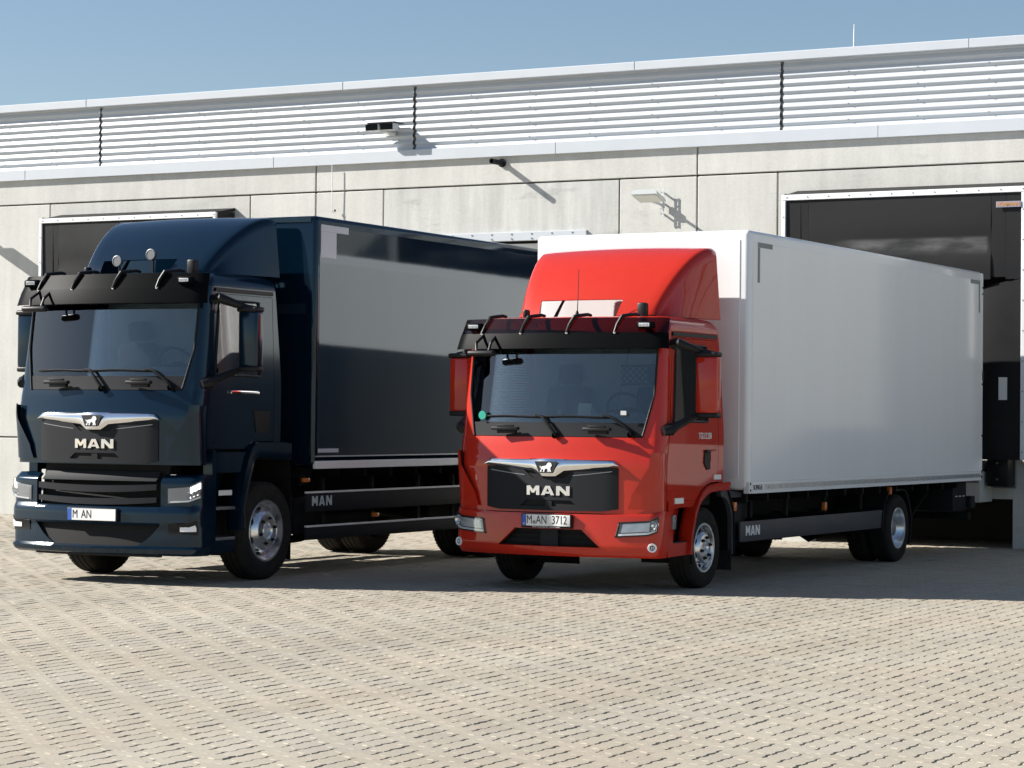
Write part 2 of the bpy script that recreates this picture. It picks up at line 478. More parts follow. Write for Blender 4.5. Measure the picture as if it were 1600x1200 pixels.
# ------------------------------------------------------------------ ground
def make_ground():
    mb = MB()
    z = -0.011
    mb.add([(-260, -220, z), (260, -220, z), (260, 260, z), (-260, 260, z)], [(0, 1, 2, 3)])
    yard = mb.build('paved_yard', 'bedding')
    tag(yard, kind='structure')
    w = 0.1285
    rot = math.radians(1.2)
    cr, sr = math.cos(rot), math.sin(rot)
    A = 0.0085
    # rectangle outlines sampled three times per unit edge
    def outline(nx, ny):
        p = []
        for i in range(3 * nx): p.append((i / 3, 0))
        for i in range(3 * ny): p.append((nx, i / 3))
        for i in range(3 * nx): p.append((nx - i / 3, ny))
        for i in range(3 * ny): p.append((0, ny - i / 3))
        return np.array(p)
    OV, OH = outline(1, 2), outline(2, 1)
    bricks = []
    for j in range(-40, 150):
        for i in range(-330, 330):
            ox, oy = -i, i + 4 * j
            for kind in (0, 1):
                bx, by = (ox, oy) if kind == 0 else (ox, oy + 2)
                cx, cy = (bx + .5, by + 1) if kind == 0 else (bx + 1, by + .5)
                X, Y = cx * w, cy * w
                x, y = cr * X - sr * Y, sr * X + cr * Y
                if y < 6.3 or y > YB - 0.10:
                    continue
                # wedge of ground that the photograph shows, and a margin around it
                if x < -0.93 * y - 1.2 or x > -0.225 * y - 0.2:
                    continue
                bricks.append((kind, bx, by, x, y))
    infr = []
    for n, b in enumerate(bricks):
        d = Vector((b[3], b[4], -CAM_H))
        zc = d.dot(fw)
        px, py = 800 + F_PX * d.dot(r2) / zc, 600 - F_PX * d.dot(u2) / zc
        if 8 < px < 1592 and 0 < py < 1196:
            infr.append((zc, n))
    infr.sort()
    singles = {n for _, n in infr[:300]}
    def verts_of(b):
        kind, bx, by, x, y = b
        o = (OV if kind == 0 else OH) + (bx, by)
        d = o.copy()
        d[:, 0] += A / w * np.sin(2 * PI * (o[:, 1]) + 0.25)
        d[:, 1] += A / w * np.sin(2 * PI * (o[:, 0]) + 0.25)
        d *= w
        c = d.mean(axis=0)
        hx, hy = (.5 * w, w) if kind == 0 else (w, .5 * w)
        jz = rng.normal(0, 0.0011)
        tx, ty = rng.normal(0, 0.006, 2)
        out = []
        for inset, zz in ((0.0083, 0.0), (0.0032, -0.0058), (0.0025, -0.0108)):
            q = c + (d - c) * np.array([1 - inset / hx, 1 - inset / hy])
            q = q + rng.normal(0, 0.0004, q.shape)
            zt = zz + (jz + (q[:, 0] - c[0]) * tx + (q[:, 1] - c[1]) * ty if zz > -0.01 else 0.0)
            out.append(np.stack([cr * q[:, 0] - sr * q[:, 1], sr * q[:, 0] + cr * q[:, 1], np.zeros(len(q)) + zt], axis=1))
        return np.concatenate(out)
    K = 18
    faces1 = [list(range(K))] + [[i + K, (i + 1) % K + K, (i + 1) % K, i] for i in range(K)] + [[i + 2 * K, (i + 1) % K + 2 * K, (i + 1) % K + K, i + K] for i in range(K)]
    allv, allf, base = [], [], 0
    for n, b in enumerate(bricks):
        v = verts_of(b)
        if n in singles:
            c = np.array([b[3], b[4], 0.0])
            me = bpy.data.meshes.new('paver')
            me.from_pydata((v - c).tolist(), [], faces1)
            me.materials.append(M['paver'])
            o = bpy.data.objects.new('paver', me)
            o.location = c
            COL.objects.link(o)
            o.parent = yard
            continue
        allv.append(v)
        allf.extend([[base + k for k in f] for f in faces1])
        base += len(v)
    me = bpy.data.meshes.new('paver_field')
    me.from_pydata(np.concatenate(allv).tolist(), [], allf)
    me.materials.append(M['paver'])
    o = bpy.data.objects.new('paver_field', me)
    COL.objects.link(o)
    o.parent = yard
    o['kind'] = 'stuff'
    # small sprayed survey dots beside the parked truck
    gm = mat('survey_spray', (0.25, 0.29, 0.19), 0.9, var=0.3, vscale=40)
    for (x, y, s) in ((-9.37, 22.44, .07), (-9.43, 24.08, .11), (-9.41, 25.58, .10), (-9.47, 26.84, .08), (-9.46, 27.65, .14), (-9.53, 28.43, .09)):
        b = MB()
        k = 12
        pts = [(x + s * .6 * math.cos(2 * PI * i / k) * random.uniform(.4, 1.1), y + s * 1.4 * math.sin(2 * PI * i / k) * random.uniform(.6, 1.1), 0.0045) for i in range(k)]
        b.add(pts, [tuple(range(k))])
        b.build('paint_spot', gm, yard)
make_ground()

# ------------------------------------------------------------------ warehouse
wh = empty('warehouse', (0, 0, 0))
tag(wh, 'long pale concrete warehouse with silver corrugated parapet behind both trucks', 'warehouse')

def wbox(name, m, x0, x1, y0, y1, z0, z1, bev=0.0, parent=wh, seg=1):
    b = MB(); b.box(x0, x1, y0, y1, z0, z1, bev=bev, seg=seg)
    return b.build(name, m, parent)

XL, XR = PIER0 - 4 * BAY, PIER0 + 9 * BAY
core = MB()
core.box(XL, XR, YB + 0.30, YB + 34, 0.66, 6.50)
core.box(XL, XR, YB + 2.4, YB + 34, -0.05, 0.655)
core.build('building_core', 'joint', wh)
TH = 0.20
G = 0.011   # half joint

def bev_panel(x0, x1, z0, z1):
    b = MB()
    b.box(x0 + G, x1 - G, YB, YB + TH, z0 + G, z1 - G, bev=0.008, seg=1)
    return b.build('concrete_panel', 'concrete', wh)

def frame_panel(x0, x1, z0, z1, holes, m='concrete'):
    """panel with rectangular openings (x0, x1, z0, z1); an opening may reach the foot"""
    x0, x1, z1 = x0 + G, x1 - G, z1 - G
    b = MB()
    xs = sorted({x0, x1, *[h[0] for h in holes], *[h[1] for h in holes]})
    zs = sorted({z0, z1, *[h[2] for h in holes], *[h[3] for h in holes]})
    def solid(i, k):
        if not (0 <= i < len(xs) - 1 and 0 <= k < len(zs) - 1):
            return False
        cx, cz = (xs[i] + xs[i + 1]) / 2, (zs[k] + zs[k + 1]) / 2
        return not any(h[0] < cx < h[1] and h[2] < cz < h[3] for h in holes)
    for i in range(len(xs) - 1):
        for k in range(len(zs) - 1):
            if not solid(i, k):
                continue
            a, c, d, e = xs[i], xs[i + 1], zs[k], zs[k + 1]
            b.add([(a, YB, d), (c, YB, d), (c, YB, e), (a, YB, e)], [(0, 1, 2, 3)])
            for di, dk, p, q in ((-1, 0, (a, e), (a, d)), (1, 0, (c, d), (c, e)), (0, 1, (c, e), (a, e)), (0, -1, (a, d), (c, d))):
                if not solid(i + di, k + dk):
                    b.add([(p[0], YB, p[1]), (q[0], YB, q[1]), (q[0], YB + TH, q[1]), (p[0], YB + TH, p[1])], [(0, 1, 2, 3)])
    return b.build('concrete_panel', m, wh)

Z_BAND, Z_LEDGE, Z_CLAD, Z_FASC = 5.040, 5.440, 5.607, 6.520
for k in range(-3, 9):
    pc = PIER0 + k * BAY
    bev_panel(pc, pc + BAY, Z_BAND, Z_LEDGE + 0.03)
    for a, b_ in ((pc - 1.21, pc), (pc, pc + 1.21)):
        bev_panel(a, b_, 1.25, Z_BAND)
        bev_panel(a, b_, -0.05, 1.25)
    x0, x1 = pc + 1.21, pc + BAY - 1.21
    c = (x0 + x1) / 2
    if k == 0:      # roller door without a shelter
        frame_panel(x0, x1, -0.05, Z_BAND, [(x0 + 0.42, -15.735, 1.25, 4.215), (x0 + .5, x1 - .5, -0.05, .635)], 'concrete_stained')
    else:
        frame_panel(x0, x1, -0.05, Z_BAND, [(c - 1.30, c + 1.37, 1.20, 4.45), (c - 1.45, c + 1.366, -0.05, .635)])

# sectional door of the middle dock
dr = empty('sectional_door', (0, 0, 0))
tag(dr, 'white sectional dock door half hidden between the two truck bodies', 'door')
for i in range(5):
    b = MB()
    z0 = 1.25 + i * 0.585
    b.box(-18.70, -15.76, YB + 0.10, YB + 0.16, z0 + 0.004, z0 + 0.581, bev=0.006, seg=1)
    b.build('door_panel', 'door_panel', dr)
fb = MB(); fb.box(-18.74, -15.738, YB - 0.035, YB + 0.05, 4.205, 4.330, bev=0.004, seg=1)
fb.build('lintel_flashing', 'flashing', dr)
sb = MB()
for i in range(9):
    sb.cyl((-18.6 + i * .33, YB - 0.036, 4.235), (-18.6 + i * .33, YB - 0.044, 4.235), 0.011, 8)
    sb.box(-18.6 + i * .33 - .012, -18.6 + i * .33 + .012, YB - 0.040, YB - 0.034, 4.29, 4.31)
so = sb.build('screw', 'steel', dr)
so['kind'] = 'stuff'

# corrugated parapet
PER = 0.1085
def clad(x0, x1):
    prof = []
    z = Z_CLAD - 0.01
    d0, d1 = YB + 0.045, YB + 0.006      # trough, crest
    while z < Z_FASC + 0.12:
        for f, w_ in ((.0, .93), (.03, .985), (.07, 1.0), (.12, .96), (.30, .66), (.48, .34), (.60, .10), (.65, .02), (.69, .0), (.73, .03), (.80, .30), (.90, .72)):
            d = YB + .042 - .031 * w_
            prof.append((z + f * PER, d))
        z += PER
    b = MB()
    b.grid([[(x0, d, zz), (x1, d, zz)] for zz, d in prof])
    return b.build('cladding_sheet', 'cladding', wh, sharp=50)
SEG0, SEG = -18.647, 5.87
for k in range(-4, 9):
    x0 = SEG0 + k * SEG
    clad(x0 + 0.024, x0 + SEG - 0.024)
    wbox('cladding_joint', 'joint', x0 - 0.0235, x0 + 0.0235, YB + 0.040, YB + 0.12, Z_CLAD, Z_FASC + .02)
    s = MB()
    for q in range(1, 6):
        for r in range(4):
            zz = Z_CLAD - 0.01 + (0.07 + 2 * r + 1) * PER
            xx = x0 + q * SEG / 6
            s.cyl((xx, YB + 0.008, zz), (xx, YB - 0.002, zz), 0.009, 6)
    so = s.build('cladding_screw', 'steel', wh)
    so['kind'] = 'stuff'
# flashings: ledge under the sheets and the fascia cap on top, each in lengths
for k in range(-7, 12):
    x0 = -25.99 + (k + 2) * 4.88 - 9.76
    b = MB(); b.box(x0 + .0015, x0 + 4.88 - .0015, YB - 0.060, YB + 0.06, Z_LEDGE - 0.005, Z_CLAD, bev=0.006, seg=1)
    b.build('ledge_flashing', 'flashing', wh)
    x1 = x0 + 1.26
    b = MB()
    b.box(x1 + .0015, x1 + 4.88 - .0015, YB - 0.085, YB + 0.42, Z_FASC + 0.035, Z_FASC + 0.160, bev=0.008, seg=1)
    b.build('roof_fascia', 'flashing', wh)

# dock face beneath the shelter doors
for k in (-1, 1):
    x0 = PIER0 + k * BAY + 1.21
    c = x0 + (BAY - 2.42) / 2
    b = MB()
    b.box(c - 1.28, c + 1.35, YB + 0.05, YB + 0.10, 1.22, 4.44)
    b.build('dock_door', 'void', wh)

# ------------------------------------------------------------------ dock shelters
def shelter(xl, xr, ztop, zbot, label, sign):
    t = empty('dock_shelter', ((xl + xr) / 2, YB, 0))
    tag(t, label, 'dock shelter', 'dock shelters on the warehouse wall')
    X = (xl + xr) / 2
    hw = (xr - xl) / 2
    YF = -0.517
    def bx(name, m, *a, bev=0.0, par=t):
        b = MB(); b.box(*a, bev=bev, seg=1); return b.build(name, m, par)
    bx('top_rail', 'white_metal', -hw, hw, YF - .02, YF + .03, ztop - .075, ztop, bev=.004)
    for s in (-1, 1):
        a, b_ = sorted((s * hw, s * (hw - .055)))
        bx('side_rail', 'white_metal', a, b_, YF - .018, YF + .03, zbot, ztop - .077, bev=.004)
        a, b_ = sorted((s * (hw - .02), s * (hw - .045)))
        bx('side_curtain', 'flap', a, b_, YF + .032, -0.004, zbot, ztop + .02)
    # roof of the shelter, rising to the wall
    r = MB()
    r.add([(-hw + .02, YF + .03, ztop + .001), (hw - .02, YF + .03, ztop + .001), (hw - .01, -.004, ztop + .10), (-hw + .01, -.004, ztop + .10),
           (-hw + .02, YF + .03, ztop - .04), (hw - .02, YF + .03, ztop - .04), (hw - .01, -.004, ztop + .06), (-hw + .01, -.004, ztop + .06)],
          [(0, 1, 2, 3), (7, 6, 5, 4), (0, 4, 5, 1), (2, 6, 7, 3), (1, 5, 6, 2), (0, 3, 7, 4)])
    r.build('shelter_roof', 'flap', t)
    # top flap: a hanging rubber sheet with slits near both ends, lightly bulged
    fl = MB()
    zf = ztop - 1.19
    xs = [-hw + .056, -hw + .27, -hw + .38, hw - .46, hw - .265, hw - .056]
    for i in range(5):
        P, Q = [], []
        for j in range(13):
            g = j / 12
            zz = lerp(ztop - .077, zf + (0.03 if i in (1, 3) else 0), g)
            row, rowb = [], []
            for q in range(9):
                f = q / 8
                xx = lerp(xs[i] + .002, xs[i + 1] - .002, f)
                yy = YF + .004 + (-0.02 * math.sin(g * PI) * math.sin(f * PI) if i == 2 else (0.018 if i in (1, 3) else 0.006) * g)
                yy += 0.012 * math.sin(xx * 3.1 + 1.3) * g + (0.03 * math.exp(-((g - .58) / .12) ** 2) * (0.6 + .4 * math.sin(xx * 2.2)) if i == 2 else 0)
                row.append((xx, yy, zz)); rowb.append((xx, yy + .006, zz))
            P.append(row); Q.append(rowb)
        fl.thick(P, Q)
    fl.build('top_flap', 'flap_worn' if sign else 'flap', t)
    # scuffed stripe rubbed by truck roofs
    for s in (-1, 1):
        sf = MB()
        P, Q = [], []
        for j in range(11):
            g = j / 10
            row, rowb = [], []
            for q in range(7):
                f = q / 6
                xx = s * lerp(hw - .056, hw - .68, f)
                zz = lerp(zf - .012 - .05 * f * f * 3, zbot, g)
                yy = YF + .012 + .06 * f * f * (1 - g) + 0.012 * math.sin(g * 5 + f * 2)
                row.append((xx, yy, zz)); rowb.append((xx, yy + .006, zz))
            P.append(row); Q.append(rowb)
        sf.thick(P, Q)
        sf.build('side_flap', 'flap', t)
    b = MB()
    for i in range(12):
        xx = lerp(-hw + .08, hw - .03, i / 11)
        b.cyl((xx, YF - .021, ztop - .038), (xx, YF - .026, ztop - .038), .008, 8)
    for s in (-1, 1):
        for i in range(9):
            zz = lerp(zbot + .1, ztop - .3, i / 8)
            b.cyl((s * (hw - .028), YF - .019, zz), (s * (hw - .028), YF - .024, zz), .007, 8)
    o = b.build('rail_screw', 'chassis', t); o['kind'] = 'stuff'
    if sign:
        sg = empty('maker_sign', (0, 0, 0), parent=t)
        b = MB(); b.box(hw - .385, hw - .058, YF - .030, YF - .022, ztop - .268, ztop - .192, bev=.002, seg=1)
        b.build('sign_board', 'sign_blue', sg)
        text_mb('HÖRMANN', .066, lambda a, bb, d: (hw - .2215 + a, YF - .0305 - d, ztop - .232 + bb), .002, sx=.88, bold=.002).build('sign_lettering', 'sign_orange', sg)
        b = MB(); b.box(hw - .345, hw - .235, YF - .004, YF + .006, 1.925, 2.215)
        b.build('paper_label', 'paper', t)
    return t
shelter(-25.293, -21.844, 4.750, 1.15, 'black dock shelter with white rim behind the navy truck cab', False)
shelter(-12.538, -9.180, 4.668, 1.155, 'black dock shelter with orange lettering behind the white truck box', True)

# dock leveller lip with its lettering, and buffers
lv = empty('dock_leveller', (-10.84, YB, 0))
tag(lv, 'dock ramp front with small orange lettering under the white box', 'dock leveller')
b = MB(); b.box(-1.07, 1.07, -.50, 0.02, .60, 1.00, bev=.006, seg=1); b.build('ramp_front', 'concrete', lv)
b = MB(); b.box(-.62, .62, -.515, -.501, .70, .77); b.build('name_strip', 'chassis', lv)
text_mb('HÖRMANN', .066, lambda a, bb, d: (.03 + a, -.5155 - d, .733 + bb), .002).build('strip_lettering', 'sign_orange', lv)
b = MB(); b.box(-1.07, 1.07, -.50, .02, 1.02, 1.14, bev=.004, seg=1); b.build('ramp_lip', 'steel', lv)
for nm, x, lab in (('dock_buffer', -9.592, 'black rubber dock buffer beside the grey wall foot'),):
    d = empty(nm, (x, YB, 0))
    tag(d, lab, 'dock buffer')
    b = MB(); b.box(-.14, .14, -.34, -.03, .805, 1.205, bev=.012); b.build('rubber_block', 'black', d)
    b = MB(); b.box(-.155, .155, -.03, -.004, .78, 1.23, bev=.004, seg=1); b.build('back_plate', 'steel', d)
    b = MB()
    for zz in (.90, 1.11):
        b.cyl((0, -.341, zz), (0, -.349, zz), .016, 8)
    b.build('bolt', 'steel', d)

# ------------------------------------------------------------------ things on the wall
def wall_lamp(x, z, label, big=1.0):
    t = empty('wall_lamp', (x, YB, z))
    tag(t, label, 'wall lamp', 'wall lamps')
    b = MB()
    for xx in (-.030, .030):
        b.box(xx - .005, xx + .005, -.088, -.074, -.20, .21)
    for i in range(5):
        zz = -.19 + i * .095
        b.box(-.034, .034, -.086, -.076, zz, zz + .014)
    for zz in (-.15, .0, .15):
        b.box(-.012, .012, -.076, -.004, zz, zz + .02)
    b.build('cable_ladder', 'lamp_grey', t)
    b = MB()
    b.tube([(0.0, -.05, -.02), (0.0, -.20, 0.0), (-.01, -.36, .015)], .022, 8)
    b.box(-.03, .03, -.12, -.04, -.06, .03)
    b.build('arm', 'lamp_grey', t)
    h = MB()
    y0, y1 = -.36, -.66
    tl_ = lambda y: .30 * (-y - .36)
    h.prism([(-.20, -.02), (-.185, .025), (-.14, .042), (.14, .042), (.185, .025), (.20, -.02)], lambda a, bb, d: (a, d, bb + .02 + tl_(d)), y0, y1)
    ho = h.build('lamp_head', 'lamp_grey', t)
    g = MB(); g.prism([(-.165, -.010), (.165, -.010), (.165, .002), (-.165, .002)], lambda a, bb, d: (a, d, bb + tl_(d)), y1 + .03, y0 - .03); g.build('lamp_glass', 'lamp_glass', ho)
    return t
wall_lamp(-14.53, 4.655, 'flat grey lamp on a short ladder bracket above the white box')
wall_lamp(-27.35, 4.92, 'flat grey lamp casting its long shadow beside the dock shelter of the navy truck')

t = empty('floodlight', (-19.05, YB, 5.945))
tag(t, 'twin head floodlight fixed to the corrugated parapet', 'floodlight')
for i, x in enumerate((-.17, .09)):
    b = MB(); b.box(x - .105, x + .125, -.27, -.11, -.055, .052, bev=.006, seg=1)
    h = b.build('lamp_housing', 'lamp_grey', t)
    b = MB(); b.box(x - .098, x + .110, -.278, -.271, -.048, .046); b.build('lamp_pane', 'visor', h)
b = MB(); b.box(-.24, .24, -.28, -.02, .054, .066); b.build('top_plate', 'grey_plastic', t)
b = MB(); b.box(-.05, .05, -.20, .02, -.075, -.047); b.box(-.09, .09, -.01, .02, -.11, .05); b.build('bracket', 'lamp_grey', t)

t = empty('overflow_pipe', (-17.13, YB, 5.345))
tag(t, 'short dark overflow pipe sticking out below the ledge', 'pipe')
b = MB()
b.lathe([(.033, -.33), (.033, 0.0), (.040, 0.0), (.040, -.33), (.033, -.33)], (0, 0, 0), 16, 'y'); b.build('spout', 'grey_plastic', t)
b = MB(); b.lathe([(.040, -.03), (.062, -.03), (.062, -.004), (.040, -.004)], (0, 0, 0), 16, 'y', close=True); b.build('collar', 'grey_plastic', t)
b = MB(); b.lathe([(.001, -.25), (.033, -.25)], (0, 0, 0), 16, 'y'); b.build('pipe_bore', 'void', t)

t = empty('lightning_rod', (-11.82, YB + .25, 6.68))
tag(t, 'thin white lightning rod standing on the roof edge', 'lightning rod')
b = MB(); b.tube([(0, 0, 0), (0, 0, .20), (.003, 0, .36)], [.009, .008, .005], 8); b.build('rod', 'white_metal', t)
b = MB(); b.lathe([(.001, .02), (.05, .02), (.06, -.003)], (0, 0, 0), 12, 'z'); b.build('rod_foot', 'steel', t)

t = empty('hanging_cable', (-20.035, YB - .07, 5.43))
tag(t, 'thin pale cable hanging from the ledge above the navy truck box', 'cable')
b = MB(); b.tube([(0, 0, 0.01), (.004, 0, -.3), (-.002, 0, -.66), (.01, 0, -.70), (.03, .01, -.72), (.045, .02, -.69)], .006, 6); b.build('cable', 'white_metal', t)
b = MB(); b.lathe([(.001, .02), (.014, .02), (.014, -.01), (.001, -.01)], (.045, .02, -.69), 8, 'z'); b.build('cable_end', 'black', t)

# ================================================================== TRUCKS
class Surf:
    """cab outline: a plan curve (t: 0 front middle, 1 corner start, 2 side start, 3 rear) that changes with height"""
    def __init__(s, F, W, B, r, D, zr=99.0, R=0.1):
        s.F, s.W, s.B, s.r, s.D, s.zr, s.R = F, W, B, r, D, zr, R

    def base(s, z):
        F, W, B, r = (interp(z, x) for x in (s.F, s.W, s.B, s.r))
        D = interp(z, s.D)
        h = z
        if z > s.zr:
            a = min(1.0, z - s.zr) * PI / 2
            d = s.R * (1 - math.cos(a))
            h = s.zr + s.R * math.sin(a)
            F0, W0, B0, r0, D0 = (interp(h, x) for x in (s.F, s.W, s.B, s.r, s.D))
            F, W, D, B, r = F0 + d * 1.6, W0 - d, D0 - d * .6, B0, r0
        a0 = 0.2
        for _ in range(4):
            u1 = W - r * (1 - math.sin(a0))
            a0 = math.atan(2 * B / u1)
        return F, W, B, r, D, h, u1, a0

    def raw(s, t, z):
        F, W, B, r, D, h, u1, a0 = s.base(z)
        sg, a = (1 if t >= 0 else -1), abs(t)
        if a <= 1:
            u, v = a * u1, F + B * a * a
        elif a <= 2:
            g = a0 + (a - 1) * (PI / 2 - a0)
            u, v = u1 + r * (math.sin(g) - math.sin(a0)), F + B + r * (math.cos(a0) - math.cos(g))
        else:
            v1 = F + B + r * math.cos(a0)
            u, v = W, v1 + (a - 2) * (D - v1)
        return Vector((sg * u, v, h))

    def pt(s, t, z, off=0.0):
        p = s.raw(t, z)
        if off == 0.0:
            return tuple(p)
        e = 1e-3
        n = (s.raw(t + e, z) - s.raw(t - e, z)).cross(s.raw(t, z + e) - s.raw(t, z - e))
        if n.length < 1e-12:
            return tuple(p)
        n.normalize()
        if n.dot(p - Vector((0, 1.2, p.z - 0.05))) < 0:
            n = -n
        return tuple(p + n * off)

    def tu(s, u, z):
        F, W, B, r, D, h, u1, a0 = s.base(z)
        sg, a = (1 if u >= 0 else -1), abs(u)
        if a <= u1:
            return sg * a / u1
        x = min(1.0, math.sin(a0) + (a - u1) / r)
        return sg * (1 + (math.asin(x) - a0) / (PI / 2 - a0))

    def tv(s, v, z):
        F, W, B, r, D, h, u1, a0 = s.base(z)
        v1 = F + B + r * math.cos(a0)
        if v >= v1:
            return 2 + (v - v1) / (D - v1)
        c = math.cos(a0) - (v - F - B) / r
        return 1 + (math.acos(max(-1, min(1, c))) - a0) / (PI / 2 - a0)

def fn_(x):
    return x if callable(x) else (lambda _z, x=x: x)

def patch(mb, S, tl, tr, zb, zt, n=10, m=8, off=0.0, th=0.012, sg=1, mi=0):
    tl, tr, zb, zt = fn_(tl), fn_(tr), fn_(zb), fn_(zt)
    P, Q = [], []
    for j in range(m + 1):
        g = j / m
        a, b = [], []
        for i in range(n + 1):
            f = i / n
            z = lerp(zb(f), zt(f), g)
            t = lerp(tl(z), tr(z), f) * sg
            a.append(S.pt(t, z, off)); b.append(S.pt(t, z, off - th))
        P.append(a); Q.append(b)
    mb.thick(P, Q, mi)

def band(mb, S, us, lo, hi, o0, o1, m=2, mi=0, bulge=None):
    """slab on the front face over lateral stations us, between heights lo(u) and hi(u), offsets o0 (back) to o1 (face)"""
    lo, hi, o1 = fn_(lo), fn_(hi), fn_(o1)
    P, Q = [], []
    for j in range(m + 1):
        g = j / m
        a, b = [], []
        for u in us:
            l_, h_ = lo(u), hi(u)
            z = lerp(l_, max(h_, l_ + 1e-4), g)
            t = S.tu(u, z)
            a.append(S.pt(t, z, o1(u) + (bulge(g) if bulge else 0.0))); b.append(S.pt(t, z, o0))
        P.append(a); Q.append(b)
    mb.thick(P, Q, mi)

def lin(a, b, n):
    return [lerp(a, b, i / n) for i in range(n + 1)]

def stations(pts, step=0.08):
    pts = sorted(set(pts))
    out = []
    for a, b in zip(pts, pts[1:]):
        k = max(1, int(math.ceil((b - a) / step)))
        out += [lerp(a, b, i / k) for i in range(k)]
    return out + [pts[-1]]

GLYPH = {
    'M': [[(0, 0), (0, 1), (.28, 1), (.50, .58), (.72, 1), (1, 1), (1, 0), (.75, 0), (.75, .56), (.59, .24), (.41, .24), (.25, .56), (.25, 0)]],
    'A': [[(0, 0), (.33, 1), (.50, 1), (.50, .76), (.27, 0)], [(1, 0), (.73, 0), (.50, .76), (.50, 1), (.67, 1)], [(.335, .17), (.665, .17), (.60, .38), (.40, .38)]],
    'N': [[(0, 0), (0, 1), (.30, 1), (.74, .42), (.74, 1), (1, 1), (1, 0), (.70, 0), (.26, .58), (.26, 0)]],
}
LION = [(.02, .06), (.10, .03), (.16, .10), (.13, .20), (.24, .34), (.30, .20), (.26, .05), (.37, .05), (.40, .22), (.46, .36), (.62, .36),
        (.68, .20), (.64, .05), (.76, .05), (.78, .24), (.84, .06), (.95, .05), (.88, .32), (.90, .52), (.98, .60), (1.0, .72), (.93, .90), (.80, .97),
        (.66, .92), (.60, .80), (.54, .68), (.38, .62), (.22, .60), (.10, .52), (.03, .56), (.06, .64), (.0, .62), (.0, .50), (.10, .42), (.12, .30), (.04, .18)]

